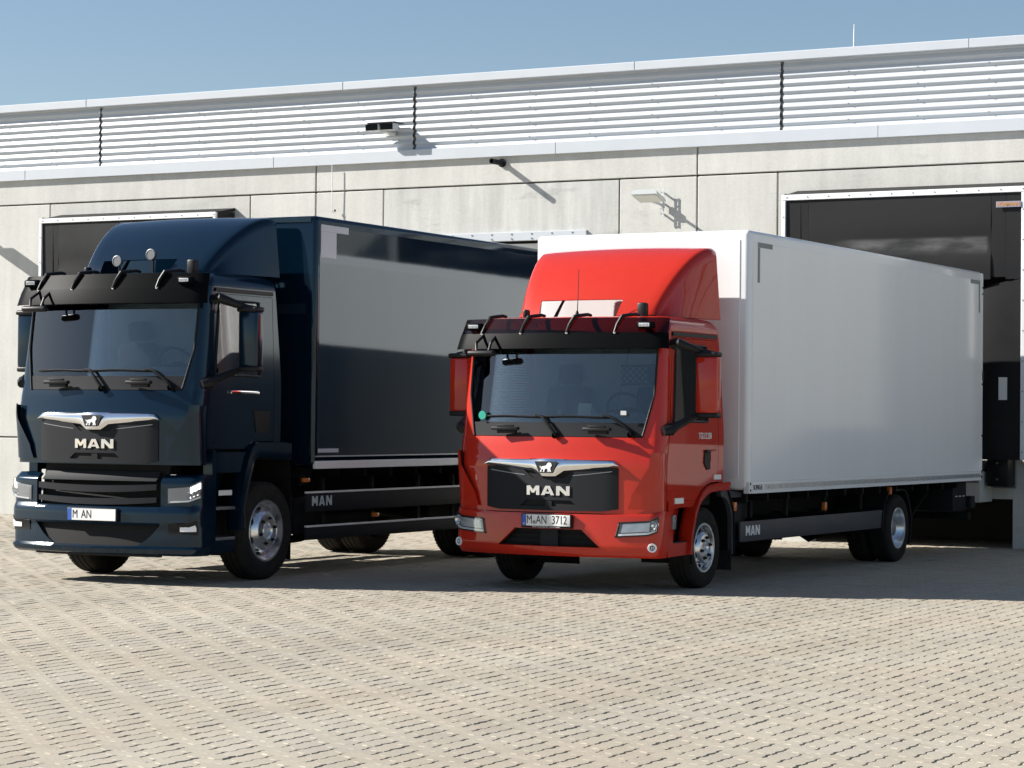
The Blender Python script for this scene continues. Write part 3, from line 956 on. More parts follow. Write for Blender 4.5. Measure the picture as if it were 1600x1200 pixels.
def wheel(root, u, v, R, wid, rim_r, style, sg, name='wheel'):
    """style: 'front' (domed rim), 'rear' (deep dish), 'plain'. sg: +1 outer face towards +x"""
    w = empty(name, (u, v, R), parent=root)
    n = 56
    h = wid / 2
    prof = [(rim_r, -h * .86), (rim_r + .02, -h * .98), (rim_r + (R - rim_r) * .45, -h * 1.04), (R - .055, -h * .98), (R - .018, -h * .86), (R - .004, -h * .74)]
    grooves = (-.42, 0.0, .42)
    for gx in grooves:
        x = gx * h
        prof += [(R, x - .012), (R - .011, x - .006), (R - .011, x + .006), (R, x + .012)]
    prof += [(R - .004, h * .74), (R - .018, h * .86), (R - .055, h * .98), (rim_r + (R - rim_r) * .45, h * 1.04), (rim_r + .02, h * .98), (rim_r, h * .86)]
    b = MB()
    b.lathe([(r, sg * x) for r, x in prof], (0, 0, 0), n, 'x')
    # shoulder tread blocks
    for k in range(n):
        a = 2 * PI * k / n
        for x0, x1 in ((h * .62, h * .90), (-h * .90, -h * .62)):
            c, s_ = math.cos(a), math.sin(a)
            def q(rad, x, da):
                return (x, rad * math.cos(a + da), rad * math.sin(a + da))
            da = PI / n * .55
            r0, r1 = R - .030, R - .004
            ro = r1 - .013
            b.add([q(r0, x0, -da), q(r0, x1, -da), q(r0, x1, da), q(r0, x0, da),
                   q(r1 if abs(x0) < abs(x1) else ro, x0, -da), q(ro if abs(x0) < abs(x1) else r1, x1, -da), q(ro if abs(x0) < abs(x1) else r1, x1, da), q(r1 if abs(x0) < abs(x1) else ro, x0, da)],
                  [(4, 5, 6, 7), (0, 1, 5, 4), (1, 2, 6, 5), (2, 3, 7, 6), (3, 0, 4, 7)])
    b.build('tyre', 'rubber', w, sharp=40)
    S = sg
    b = MB()
    if style == 'plain':
        b.lathe([(rim_r, S * h * .86), (rim_r - .02, S * h * .6), (.05, S * h * .5), (.001, S * h * .5)], (0, 0, 0), 32, 'x')
        b.build('rim', 'chassis', w)
        return w
    q = rim_r
    if style == 'front':
        face = h * 1.00
        prof = [(q + .004, h * .84), (q + .012, h * .90), (q + .006, h * .95), (q - .012, h * .94), (q - .018, h * .70), (q - .035, h * .45), (q - .060, h * .40),
                (q * .70, h * .78), (q * .635, h * .93), (q * .60, face), (q * .585, face + .004)]
        hub = [(q * .585, face + .004), (q * .57, face - .004), (q * .555, face + .002), (q * .50, face + .004), (q * .30, face + .006), (q * .28, face - .002), (q * .255, face - .03), (q * .22, face - .08), (.001, face - .085)]
    else:
        d = -h * .22
        prof = [(q + .004, h * .84), (q + .012, h * .90), (q + .006, h * .95), (q - .012, h * .93), (q - .018, h * .62), (q - .030, h * .45), (q - .036, h * .1), (q - .046, d + .03), (q - .066, d), (q * .66, d - .005), (q * .62, d)]
        hub = [(q * .62, d), (q * .47, d + .004), (q * .44, d + .045), (q * .38, d + .085), (q * .20, d + .10), (.001, d + .102)]
        face = d
    b.lathe([(r, S * x) for r, x in prof], (0, 0, 0), 48, 'x')
    rim = b.build('rim', 'rim', w, sharp=40)
    b = MB()
    b.lathe([(r, S * x) for r, x in hub], (0, 0, 0), 40, 'x')
    b.build('hub', 'rim' if style == 'front' else 'steel', w, sharp=30)
    # hand holes, dark
    b = MB()
    for k in range(8):
        a = 2 * PI * (k + .5) / 8
        if style == 'front':
            rr, xx = q * .80, h * .62
            nrm = Vector((S * .55, math.cos(a) * .83, math.sin(a) * .83))
        else:
            rr, xx = q - .082, d + .002
            nrm = Vector((S, 0, 0))
        c = Vector((S * (xx + .012), rr * math.cos(a), rr * math.sin(a)))
        tx = Vector((0, -math.sin(a), math.cos(a)))
        ty = nrm.normalized().cross(tx)
        ring = [c + (.036 * math.cos(2 * PI * i / 12)) * tx + (.024 * math.sin(2 * PI * i / 12)) * ty for i in range(12)]
        inn = [c - nrm.normalized() * .004 + (.030 * math.cos(2 * PI * i / 12)) * tx + (.019 * math.sin(2 * PI * i / 12)) * ty for i in range(12)]
        vs = [tuple(p) for p in ring] + [tuple(p) for p in inn]
        b.add(vs, [(i, (i + 1) % 12, 12 + (i + 1) % 12, 12 + i) for i in range(12)] + [tuple(range(12, 24))])
    b.build('hand_hole', 'void', w)['kind'] = 'stuff'
    nr, nn, nx = (q * .43, 6, face + .003) if style == 'front' else (q * .53, 8, d)
    for k in range(nn):
        a = 2 * PI * (k + .25) / nn
        c = (S * nx, nr * math.cos(a), nr * math.sin(a))
        b = MB()
        b.lathe([(.019, -.002 * S), (.019, .006 * S), (.0135, .007 * S), (.0125, .026 * S), (.001, .028 * S)], c, 6, 'x')
        b.build('wheel_nut', 'chassis' if style == 'front' else 'chrome', w)
    return w

def build_truck(c):
    dz, paint = c['dz'], c['paint']
    big = c['big']
    root = empty('box_truck', c['loc'], c['rz'])
    tag(root, c['label'], 'truck', 'trucks in the yard')
    P = lambda name, mb, m, par=root, **k: mb.build(name, m, par, **k)

    Z = lambda z: z + dz
    S = Surf(F=[(Z(.5), .055), (Z(1.22), .050), (Z(1.42), .088), (Z(1.47), .102), (Z(1.60), .120), (Z(2.36), .225), (Z(2.50), .265), (Z(2.8), .36)],
             W=[(Z(.5), 1.085), (Z(1.5), 1.095), (Z(2.4), 1.06), (Z(2.6), 1.045)],
             B=[(Z(.5), .125), (Z(1.5), .125), (Z(2.5), .12)],
             r=[(Z(.5), .13), (Z(2.5), .12)],
             D=[(Z(.5), 1.655), (Z(1.6), 1.650), (Z(2.6), 1.575)], zr=Z(2.475), R=.145)

    # ---------------- arch curve on the side (v, z)
    if not big:
        arch = [(.83, .347), (.865, .56), (.955, .765), (1.05, .885), (1.13, .945), (1.25, .995), (1.361, 1.013), (1.55, 1.020), (1.78, 1.024)]
    else:
        arch = [(.84, .52), (.87, .80), (.94, 1.02), (1.02, 1.22), (1.09, 1.33), (1.18, 1.372), (1.45, 1.372), (1.62, 1.372), (1.80, 1.36)]
    az = lambda v: interp(v, arch)

    # ---------------- cab shell
    wl_t = lambda z: lerp(.905, 1.13, (z - Z(1.46)) / .90)           # windscreen side edge
    zlow = Z(.745)
    body = MB()
    patch(body, S, -1.30, 1.30, zlow, Z(1.46), 40, 14)                 # lower front
    for sg in (1, -1):
        patch(body, S, 1.30, 2.03, zlow, Z(1.46), 10, 14, sg=sg)      # corner
        patch(body, S, wl_t, 2.03, Z(1.46), Z(2.37), 12, 14, sg=sg)   # pillar
        vb = lambda f: lerp(S.tv(1.53, Z(1.6)), 3, f)
        patch(body, S, lambda z: S.tv(1.525, z), 3.0, lambda f: az(lerp(1.525, 1.655, f)) + .004, Z(2.475), 4, 16, sg=sg)   # strip behind the door
        patch(body, S, 2.03, lambda z: S.tv(1.525, z), Z(2.41), Z(2.475), 12, 2, sg=sg)  # over the door
    patch(body, S, -2.03, 2.03, Z(2.37), Z(2.475), 48, 3)
    # roof edge and roof
    rows = []
    for j in range(9):
        z = Z(2.475) + j / 8
        rows.append([S.pt(lerp(-3, 3, i / 72), z) for i in range(73)])
    body.grid(rows)
    top = rows[-1]
    n = len(top)
    for k in range(n // 2):
        a, b2, c2, d2 = top[k], top[k + 1], top[n - 2 - k], top[n - 1 - k]
        if k + 1 < n - 2 - k:
            body.add([a, b2, c2, d2], [(0, 1, 2, 3)])
    # rear wall of the cab
    rw = [[(lerp(-1, 1, i / 8) * (abs(S.raw(3, z).x) - .002), S.raw(3, z).y - .012, S.raw(3, z).z) for i in range(9)] for z in [Z(.95), Z(1.4), Z(1.9), Z(2.475), Z(2.475) + .4]]
    body.grid(rw)
    cab = P('cab_shell', body, paint)

    # gutter rails above the doors
    for sg in (1, -1):
        b = MB(); patch(b, S, 2.02, lambda z: S.tv(1.52, z), Z(2.425), Z(2.462), 16, 2, off=.016, th=.02, sg=sg)
        P('roof_gutter', b, 'black')
        b = MB(); patch(b, S, 2.05, lambda z: S.tv(1.5, z), Z(2.53), Z(2.545), 10, 1, off=.006, th=.01, sg=sg)

    # ---------------- doors
    for sg in (1, -1):
        d = MB()
        tl = 2.04
        tr = lambda z: S.tv(1.518, z)
        def zb(f, big=big):
            v = lerp(.36, 1.518, f)
            if big:
                return max(Z(.90), (az(v) + .012) if v > .9 else 0)
            return max(.865, (az(v) + .012) if v > .86 else 0)
        wl2 = lambda z: 2.085 + .02 * (z - Z(1.6))
        wr2 = lambda z: S.tv(1.27, z)
        zs, zt = Z(1.615), Z(2.345)
        patch(d, S, tl, tr, zb, Z(1.40), 24, 9, off=0.0, sg=sg)
        patch(d, S, tl, tr, Z(1.40), zs, 16, 4, sg=sg)
        patch(d, S, tl, tr, zt, Z(2.405), 16, 2, sg=sg)
        patch(d, S, tl, wl2, zs, zt, 3, 10, sg=sg)
        patch(d, S, wr2, tr, zs, zt, 6, 10, sg=sg)
        door = P('door', d, paint)
        g = MB(); patch(g, S, lambda z: wl2(z) - .005, lambda z: wr2(z) + .005, zs - .004, zt + .004, 8, 8, off=-.006, th=.004, sg=sg)
        P('side_glass', g, 'glass', door)
        # black window seal
        e = MB()
        loop = [S.pt(lerp(wl2(zs), wr2(zs), f) * sg, zs, .003) for f in lin(0, 1, 8)] + [S.pt(wr2(z) * sg, z, .003) for z in lin(zs, zt, 6)][1:] + \
               [S.pt(lerp(wr2(zt), wl2(zt), f) * sg, zt, .003) for f in lin(0, 1, 8)][1:] + [S.pt(wl2(z) * sg, z, .003) for z in lin(zt, zs, 6)][1:]
        e.tube(loop, .013, 6); P('window_seal', e, 'black', door)
        # swage line across the door
        e = MB(); patch(e, S, lambda z: S.tv(.46, z), lambda z: S.tv(1.10 if not big else 1.0, z), Z(.955), Z(.972), 14, 1, off=.006, th=.01, sg=sg)
        P('door_crease', e, paint, door)
        # handle
        hv0, hv1 = (1.185, 1.40)
        h = MB()
        if not big:
            h.prism([(1.19, 1.335), (1.31, 1.335), (1.315, 1.155), (1.245, 1.150), (1.175, 1.215)], lambda a, b_, q: (sg * q, a, b_), 1.085, 1.103)
            h.box(*sorted((sg * 1.10, sg * 1.118)), 1.205, 1.30, 1.315, 1.345, bev=.004)
            P('door_handle', h, 'black', door)
            h = MB(); h.prism([(1.325, 1.345), (1.45, 1.345), (1.42, 1.235), (1.335, 1.235)], lambda a, b_, q: (sg * q, a, b_), 1.090, 1.1005); P('handle_recess', h, paint, door)
        else:
            h.box(*sorted((sg * 1.09, sg * 1.125)), .72, 1.22, Z(1.435), Z(1.470), bev=.010)
            P('door_handle', h, 'chrome', door)
            h = MB(); h.prism([(1.15, Z(1.27)), (1.44, Z(1.27)), (1.44, Z(1.06)), (1.2, Z(1.06))], lambda a, b_, q: (sg * q, a, b_), 1.088, 1.099); P('handle_recess', h, 'black', door)
        if not big and sg > 0:
            text_mb('TGL12.250', .085, lambda a, b_, q: (1.0985 + q, 1.195 + a, 1.477 + b_), .003, sx=.78, bold=.0005).build('model_lettering', 'ink_white', door)
        for (v0, v1, z0, z1) in (c['refl']):
            r = MB(); r.box(*sorted((sg * 1.086, sg * 1.101)), v0, v1, z0, z1, bev=.003, seg=1); P('side_reflector', r, 'reflector')

    # ---------------- windscreen, black base, trim
    wi = lambda z: wl_t(z) - .012
    g = MB(); patch(g, S, lambda z: -wi(z), wi, Z(1.598), Z(2.372), 30, 12, off=-.004, th=.004)
    scr = P('windscreen', g, 'glass')
    if not big:
        b = MB(); b.lathe([(.001, 0), (.040, 0), (.042, .003)], (0, 0, 0), 20, 'y')
        o = P('green_badge', b, 'green', scr, loc=(-.80, .165, 1.66))
        b = MB(); b.box(.70, .755, .150, .153, 1.672, 1.712, rot=Matrix.Rotation(math.radians(11), 3, 'Z')); P('white_sticker', b, 'paper', scr)
        b = MB(); b.tube([(.695, .345, 2.34), (.66, .285, 2.05), (.615, .185, 1.62)], .0035, 5); P('antenna_wire', b, 'ink', scr)
    b = MB(); patch(b, S, lambda z: -wi(z), wi, Z(1.465), Z(1.597), 30, 3, off=.001, th=.02)
    cowl = P('windscreen_cowl', b, 'grey_plastic')
    for u0 in (-.63, .35):
        b = MB()
        y = .095
        b.box(u0, u0 + .29, .035, .085, Z(1.52), Z(1.552), bev=.008)
        b.box(u0 + .05, u0 + .25, .06, .11, Z(1.49), Z(1.525), bev=.006)
        b.box(u0 + .06, u0 + .24, .03, .06, Z(1.556), Z(1.570), bev=.003)
        P('grab_step', b, 'black', cowl)
    # header frit and seal
    b = MB(); patch(b, S, lambda z: -wi(z), wi, Z(2.30), Z(2.371), 30, 2, off=.002, th=.004); P('screen_header', b, 'visor', scr)
    for sg in (1, -1):
        b = MB(); b.tube([S.pt(sg * (wl_t(z) - .006), z, .004) for z in lin(Z(1.465), Z(2.37), 14)], .011, 6); P('screen_seal', b, 'black', scr)
    # wipers
    for (ux, uy, ub0, ub1) in ((.05, 1.468, -.80, -.12), (.80, 1.485, -.10, .58)):
        b = MB()
        p = lambda u, z, o: S.pt(S.tu(u, Z(z)), Z(z), o)
        b.tube([p(ux, uy, .02), p(ux - .05, uy + .07, .045), p(ub1 + .02, 1.648, .045), p(ub1 - .06, 1.662, .035)], [.017, .016, .014, .010], 8)
        b.tube([p(u, 1.652 + .004 * math.sin(u * 9), .022) for u in lin(ub0, ub1, 12)], .008, 6)
        b.tube([p(u, 1.646 + .004 * math.sin(u * 9), .010) for u in lin(ub0, ub1, 12)], .005, 5)
        b.lathe([(.03, -.03), (.028, .03), (.001, .035)], p(ux, uy, .02), 12, 'y')
        P('wiper', b, 'black')

    # ---------------- smoked sun visor with brackets and lamps
    def vis(t, g):
        z = lerp(2.285, 2.565, g)
        p = Vector(S.pt(t, Z(min(z, 2.46)), lerp(.155, .105, g)))
        if z > 2.46:
            p += Vector((0, .30 * (z - 2.46), z - 2.46))
        return tuple(p)
    for_t = lin(-1.42, 1.42, 40)
    b = MB()
    b.thick([[vis(t, g) for t in for_t] for g in lin(0, 1, 6)], [[tuple(Vector(vis(t, g)) + Vector((0, .006, 0))) for t in for_t] for g in lin(0, 1, 6)])
    visr = P('sun_visor', b, 'smoke' if not big else 'visor')
    b = MB(); b.thick([[vis(t, g) for t in for_t] for g in (-.02, .22, .46)], [[tuple(Vector(vis(t, g)) + Vector((0, -.004, 0))) for t in for_t] for g in (-.02, .22, .46)])
    P('visor_band', b, 'visor', visr)
    for u in (-.72, -.28, .20, .66):
        t = u / .95
        b = MB()
        k_ = t - .07
        pts = [Vector(vis(k_, .46)) + Vector((0, -.014, 0)), Vector(vis(k_ + .02, .75)) + Vector((0, -.020, 0)), Vector(vis(k_ + .05, 1.0)) + Vector((0, -.016, .012)),
               Vector(vis(k_ + .08, 1.0)) + Vector((0, .06, .024)), Vector(vis(k_ + .10, 1.0)) + Vector((0, .17, .036)), Vector(vis(k_ + .11, 1.0)) + Vector((0, .22, .03))]
        b.tube(pts, [.010, .015, .018, .018, .017, .014], 8)
        P('visor_bracket', b, 'black', visr)
        b = MB(); b.lathe([(.001, -.012), (.013, -.010), (.016, .0)], vis(t - .07, .46), 10, 'y'); P('visor_bolt', b, 'chrome', visr)
    for sg in (1, -1):
        l = empty('marker_lamp', S.pt(sg * .92, Z(2.475), .155), parent=root)
        b = MB(); b.box(-.085, .085, -.03, .045, -.035, .035, bev=.018); P('lamp_body', b, 'visor', l)
        b = MB(); b.box(-.055, .055, -.040, -.028, -.016, .018, bev=.006); P('lamp_lens', b, 'lamp_white', l)
        b = MB()
        for i in range(7):
            b.box(-.05 + i * .0145, -.045 + i * .0145, -.0425, -.0395, -.013, .015)
        P('lens_rib', b, 'steel', l)

    # ---------------- roof air deflector
    zt0, zt1 = Z(2.635), c['defl_top']
    v0, v1 = .74, 1.70
    hw0, hw1 = .735, .97
    def dcurve(g):        # crest line: v, z, half width
        v = lerp(v0, v1, g ** 1.0)
        z = zt0 + (zt1 - zt0) * (1 - (1 - g) ** 1.75) ** .92
        return v, z, lerp(hw0, hw1, g ** .8)
    def dpt(s_, g):       # s_: -1..1 across, rounded shoulders running down the sides
        v, z, hw = dcurve(g)
        a = abs(s_)
        hh = z - zt0
        crown = .022 * min(1, g * 2)
        if a <= .70:
            x = hw * (a / .70) * .925
            return (math.copysign(x, s_), v + .05 * (a / .7) ** 2 * (1 - g), z - crown * (a / .70) ** 2)
        f = (a - .70) / .30
        if f < .5:
            an = f / .5 * PI / 2
            return (math.copysign(hw * .925 + hw * .075 * math.sin(an), s_), v + .05 * (1 - g) + .02 * math.sin(an), z - crown - min(.095, hh * .9) * (1 - math.cos(an)))
        k = (f - .5) / .5
        zb_ = z - crown - min(.095, hh * .9)
        return (math.copysign(hw * (1 + .05 * k), s_), v + .05 * (1 - g) + .02, lerp(zb_, zt0 - .01, k))
    gs = [0, .03, .07, .12, .18, .25, .33, .42, .52, .62, .72, .82, .91, 1.0]
    ss = [-1, -.96, -.9, -.86, -.84, -.82, -.80, -.78, -.76, -.74, -.72, -.70, -.62, -.525, -.415, -.3, -.2, -.1, 0, .1, .2, .255, .355, .5, .62, .70, .72, .74, .76, .78, .80, .82, .84, .86, .9, .96, 1]
    hole = c['defl_hole']          # s range and g range left open
    b = MB()
    mid = [dpt(s_, g) for g in gs for s_ in ss]
    inn = [tuple(Vector(p) + Vector((-.012 * (1 if p[0] > 0 else -1) if abs(ss[i % len(ss)]) > .8 else 0, .014, -.006))) for i, p in enumerate(mid)]
    cS = len(ss)
    open_ = lambda i, j: hole[0] <= (ss[i] + ss[i + 1]) / 2 <= hole[1] and (gs[j] + gs[j + 1]) / 2 <= hole[2]
    fs = []
    N = len(mid)
    quad = lambda i, j: (j * cS + i, j * cS + i + 1, (j + 1) * cS + i + 1, (j + 1) * cS + i)
    for j in range(len(gs) - 1):
        for i in range(cS - 1):
            if open_(i, j):
                continue
            q = quad(i, j)
            fs.append(q); fs.append(tuple(N + k for k in reversed(q)))
            for di, dj, a, b2 in ((-1, 0, q[3], q[0]), (1, 0, q[1], q[2]), (0, -1, q[0], q[1]), (0, 1, q[2], q[3])):
                ii, jj = i + di, j + dj
                if ii < 0 or jj < 0 or ii >= cS - 1 or jj >= len(gs) - 1 or open_(ii, jj):
                    fs.append((b2, a, N + a, N + b2))
    b.add(mid + inn, fs)
    de = P('air_deflector', b, paint, sharp=40, weld=1e-6)
    # hinges and struts of the deflector
    for sg in (1, -1):
        b = MB()
        b.box(*sorted((sg * .60, sg * (.69 if sg > 0 else .65))), .68, .77, zt0 - .05, zt0 + (.12 if sg > 0 else .07), bev=.02)
        P('deflector_hinge', b, 'black', de)
        b = MB()
        b.tube([(sg * .45 - .05, 1.05, zt0 - .03), (sg * .42, 1.45, zt0 + .48)], .014, 8)
        b.tube([(sg * .45 - .09, 1.15, zt0 - .03), (sg * .40, 1.25, zt0 + .35)], .012, 8)
        P('deflector_strut', b, 'black', de)
    if not big:
        b = MB(); b.tube([(0.01, .58, Z(2.60)), (0.01, .59, Z(2.72)), (.014, .60, Z(3.085))], [.0065, .0045, .003], 6)
        a = P('roof_antenna', b, 'ink')
        b = MB(); b.lathe([(.035, -.03), (.026, .02), (.009, .07), (.001, .075)], (0.01, .58, Z(2.61)), 12, 'z'); P('antenna_foot', b, 'black', a)
    else:
        for x, y, z in ((-.24, .70, .16), (.14, .74, .22)):
            h = empty('roof_lamp', (x, y, zt0 - .04), parent=root)
            b = MB(); b.lathe([(.050, -.020), (.056, -.018), (.056, .0), (.046, .03), (.02, .045), (.001, .046)], (0, 0, z), 20, 'y'); P('lamp_bowl', b, 'steel', h)
            b = MB(); b.lathe([(.001, -.016), (.050, -.016)], (0, 0, z), 20, 'y'); P('lamp_pane', b, 'lamp_bowl', h)
            b = MB(); b.cyl((0, .03, -.03), (0, .03, z - .04), .012, 8); P('lamp_post', b, 'black', h)

    # ---------------- grille, chrome bar, emblem, lettering
    gz = lambda z: z + c['gdz']
    gb, gt = gz(.765), gz(1.19)
    ghi = lambda u: gt - .012 if abs(u) > .31 else lerp(gz(1.075), gt - .012, max(0, (abs(u) - .17) / .14))
    ghalf = lambda z: .69 + .03 * (z - gb) / .4
    glo = lambda u: gb + .022 * max(0, (abs(u) - .55) / .14) ** 1
    slot_hi = lambda u: gz(.862) if abs(u) < .235 else lerp(gz(.862), gz(.806), (abs(u) - .235) / .07)
    b = MB()
    for a0, a1 in ((-.70, -.305), (.305, .70)):
        us = stations([a0, a1, math.copysign(.55, a0)], .06)
        band(b, S, us, glo, lambda u: gt - .012, -.006, lambda u: .022 - .012 * max(0, (abs(u) - .62) / .08), m=4)
    us = stations([-.305, -.235, -.17, 0, .17, .235, .305], .05)
    band(b, S, us, slot_hi, ghi, -.006, .022, m=4)
    band(b, S, us, glo, gz(.803), -.006, .022, m=2)
    grille = P('grille', b, 'grey_plastic', sharp=25)
    b = MB()
    us = stations([-.305, -.235, .235, .305], .06)
    band(b, S, us, gz(.80), slot_hi, -.004, .0035)
    band(b, S, stations([-.31, -.17, .17, .31], .05), gz(1.05), gz(1.17), -.004, .0035)
    P('grille_opening', b, 'void', grille)
    b = MB(); band(b, S, [-.035, 0, .035], gz(.803), gz(.861), .0, .018); P('radar_cover', b, 'grey_plastic', grille)
    for sg in (1, -1):
        b = MB()
        us = [sg * x for x in (.255, .40, .55, .645)]
        zc = lambda u: interp(abs(u), [(.255, gz(1.098)), (.40, gz(1.112)), (.645, gz(1.142))])
        band(b, S, sorted(us), lambda u: zc(u) - .004, lambda u: zc(u) + .003, .015, .0245, m=1); P('grille_crease', b, 'steel', grille)
    clo = lambda u: interp(abs(u), [(0, gz(1.088)), (.085, gz(1.090)), (.165, gz(1.142)), (.40, gz(1.163)), (.715, gz(1.190))])
    chi = lambda u: interp(abs(u), [(0, gz(1.247)), (.66, gz(1.245)), (.715, gz(1.196))])
    b = MB(); band(b, S, stations([-.715, -.66, -.40, -.165, -.085, 0, .085, .165, .40, .66, .715], .06), clo, chi, -.004, lambda u: .024 + .020 * math.exp(-(u / .12) ** 2), m=10, bulge=lambda g: .020 * math.sin(PI * min(1, .06 + g * .94)) ** .7 - .010 * max(0, .45 - g))
    bar = P('chrome_bar', b, 'chrome', grille, sharp=50)
    ev = S.pt(0, gz(1.17), .072)[1]
    b = MB(); b.prism([(-.120, gz(1.228)), (.120, gz(1.228)), (.072, gz(1.118)), (-.072, gz(1.118))], lambda a, z_, q: (a, ev - q, z_), -.008, .001); P('emblem_plaque', b, 'ink', grille)
    b = MB(); b.prism([(-.062 + .128 * a, gz(1.124) + .098 * z_) for a, z_ in LION], lambda a, z_, q: (a, ev - q, z_), .0, .006); P('lion_emblem', b, 'ink_white', grille)
    lx = [-.228, -.072, .090]
    lw = [.138, .142, .140]
    for ch, x0, w_ in zip('MAN', lx, lw):
        b = MB()
        for poly in GLYPH[ch]:
            b.prism([(x0 + w_ * p, gz(.908) + .088 * q_) for p, q_ in poly], lambda a, z_, q: (a, S.pt(S.tu(a, gz(.95)), gz(.95), .022)[1] - q + .002, z_), 0, .012)
        P('letter', b, 'chrome', grille)
    # dark slots beside the corner panels
    for sg in (1, -1):
        b = MB()
        tc0 = lambda z: 1.06 - .22 * max(0, min(1, (Z(1.28) - z) / .36)) * (1 if z > Z(.92) else 1)
        patch(b, S, lambda z: tc0(z) + .02, lambda z: tc0(z) + .16, Z(.90), Z(1.30), 3, 10, off=.003, th=.004, sg=sg)
        P('corner_slot', b, 'void')
        b = MB()
        P_, Q_ = [], []
        for j in range(13):
            z = lerp(Z(.79), Z(1.315), j / 12)
            inner = tc0(z) if z > Z(.90) else lerp(.80, tc0(Z(.90)), (z - Z(.79)) / .11)
            up_ = .020 + .045 * max(0, (z - Z(.79)) / .525)
            rowp = [S.pt(lerp(inner, 2.02, f) * sg, z, .004 + up_ * (1 - f) ** 1.3) for f in lin(0, 1, 12)]
            rowq = [S.pt(lerp(inner, 2.02, f) * sg, z, -.004 + (up_ - .004) * (1 - f) ** 1.3) for f in lin(0, 1, 12)]
            P_.append(rowp); Q_.append(rowq)
        b.thick(P_, Q_)
        P('corner_panel', b, paint)

    # ---------------- bumper
    if not big:
        T = Surf(F=[(.33, .05), (.37, .015), (.44, .0), (.60, .01), (.735, .02), (.775, .045)], W=[(.33, 1.07), (.40, 1.09), (.75, 1.10)], B=[(.3, .135)], r=[(.3, .13)], D=[(.3, .60)])
        zb_, zt_ = .335, .772
        ilo = lambda u: .425
        ihi = lambda u: interp(abs(u), [(0, .592), (.355, .592), (.545, .427)])
        b = MB()
        band(b, T, stations([-.545, -.355, 0, .355, .545], .06), zb_, ilo, -.03, 0, m=4)
        band(b, T, stations([-.545, -.355, 0, .355, .545], .06), ihi, zt_ - .035, -.03, 0, m=5)
        for sg in (1, -1):
            t0 = lambda z: T.tu(.545, z)
            patch(b, T, t0, lambda z: T.tv(.385, z), zb_, lambda f: zt_ - .035 * max(0, 1 - f * 1.6), 24, 26, th=.03, sg=sg)
        bump = P('bumper', b, paint, sharp=28)
        b = MB(); band(b, T, stations([-.56, .56], .08), .415, .60, -.09, -.075); P('intake_back', b, 'void', bump)
        b = MB()
        for zz in (.455, .50, .545):
            band(b, T, stations([-.50, .50], .1), zz - .006, zz + .006, -.075, -.055, m=1)
        P('intake_slat', b, 'chassis', bump)
        b = MB(); b.box(-.085, .10, .045, .075, .432, .588); P('tow_cover', b, 'grey_plastic', bump)
        b = MB(); band(b, T, stations([-.60, .60], .1), zt_ - .04, zt_ - .005, -.06, -.035); P('bumper_gap', b, 'void', bump)
        # number plate
        pl = empty('number_plate', (0.005, -.004, .664), parent=root)
        b = MB(); b.box(-.268, .268, -.012, .030, -.066, .066, bev=.005); P('plate_holder', b, 'black', pl)
        b = MB(); b.box(-.256, .256, -.0165, -.0125, -.046, .060, bev=.0015, seg=1); P('plate_face', b, 'plate', pl)
        b = MB(); b.box(-.2555, -.212, -.0180, -.0168, -.0455, .0595); P('plate_band', b, 'plate_blue', pl)
        b = MB(); b.lathe([(.001, 0), (.017, 0), (.018, .001)], (-.125, -.018, -.012), 16, 'y'); P('plate_seal', b, 'tape', pl)
        for s_, x in (('M', -.176), ('AN', -.047), ('3712', .143)):
            text_mb(s_, .112, lambda a, b_, q: (x + a, -.0168 - q, .008 + b_), .0015, sx=.74).build('plate_lettering', 'ink', pl)
        text_mb('D', .026, lambda a, b_, q: (-.234 + a, -.0182 - q, -.028 + b_), .001).build('plate_lettering', 'ink_white', pl)
        text_mb('MAN Truck & Bus SE - Kundencenter', .019, lambda a, b_, q: (a, -.0122 - q, -.056 + b_), .0006).build('holder_lettering', 'ink_white', pl)
        # headlights
        for sg in (1, -1):
            hl = empty('headlight', (0, 0, 0), parent=root)
            A, Bq, Cq, Dq = (.72, .668), (1.50, .722), (1.47, .580), (.69, .528)     # (t, z): inner top, outer top, outer bottom, inner bottom
            def hp(f, g, o):
                t = lerp(lerp(Dq[0], Cq[0], f), lerp(A[0], Bq[0], f), g)
                z = lerp(lerp(Dq[1], Cq[1], f), lerp(A[1], Bq[1], f), g)
                return T.pt(t * sg, z, o)
            fr = lin(0, 1, 14)
            b = MB(); b.thick([[hp(f, g, .006) for f in fr] for g in lin(0, 1, 5)], [[hp(f, g, -.02) for f in fr] for g in lin(0, 1, 5)]); P('lamp_housing', b, 'lamp_bowl', hl)
            b = MB()
            bd = [hp(f, .035, .010) for f in fr] + [hp(.985, g, .010) for g in lin(.05, .95, 6)] + [hp(f, .96, .010) for f in reversed(fr)] + [hp(.015, g, .010) for g in lin(.95, .05, 6)]
            b.tube(bd + [bd[0]], .0075, 6); P('lamp_rim', b, 'black', hl)
            b = MB(); b.thick([[hp(f, g, .013) for f in lin(.04, .96, 12)] for g in lin(.06, .2, 2)], [[hp(f, g, .007) for f in lin(.04, .96, 12)] for g in lin(.06, .2, 2)])
            b.thick([[hp(f, g, .013) for f in lin(.90, .965, 3)] for g in lin(.2, .80, 6)], [[hp(f, g, .007) for f in lin(.90, .965, 3)] for g in lin(.2, .80, 6)])
            P('light_strip', b, 'lamp_white', hl)
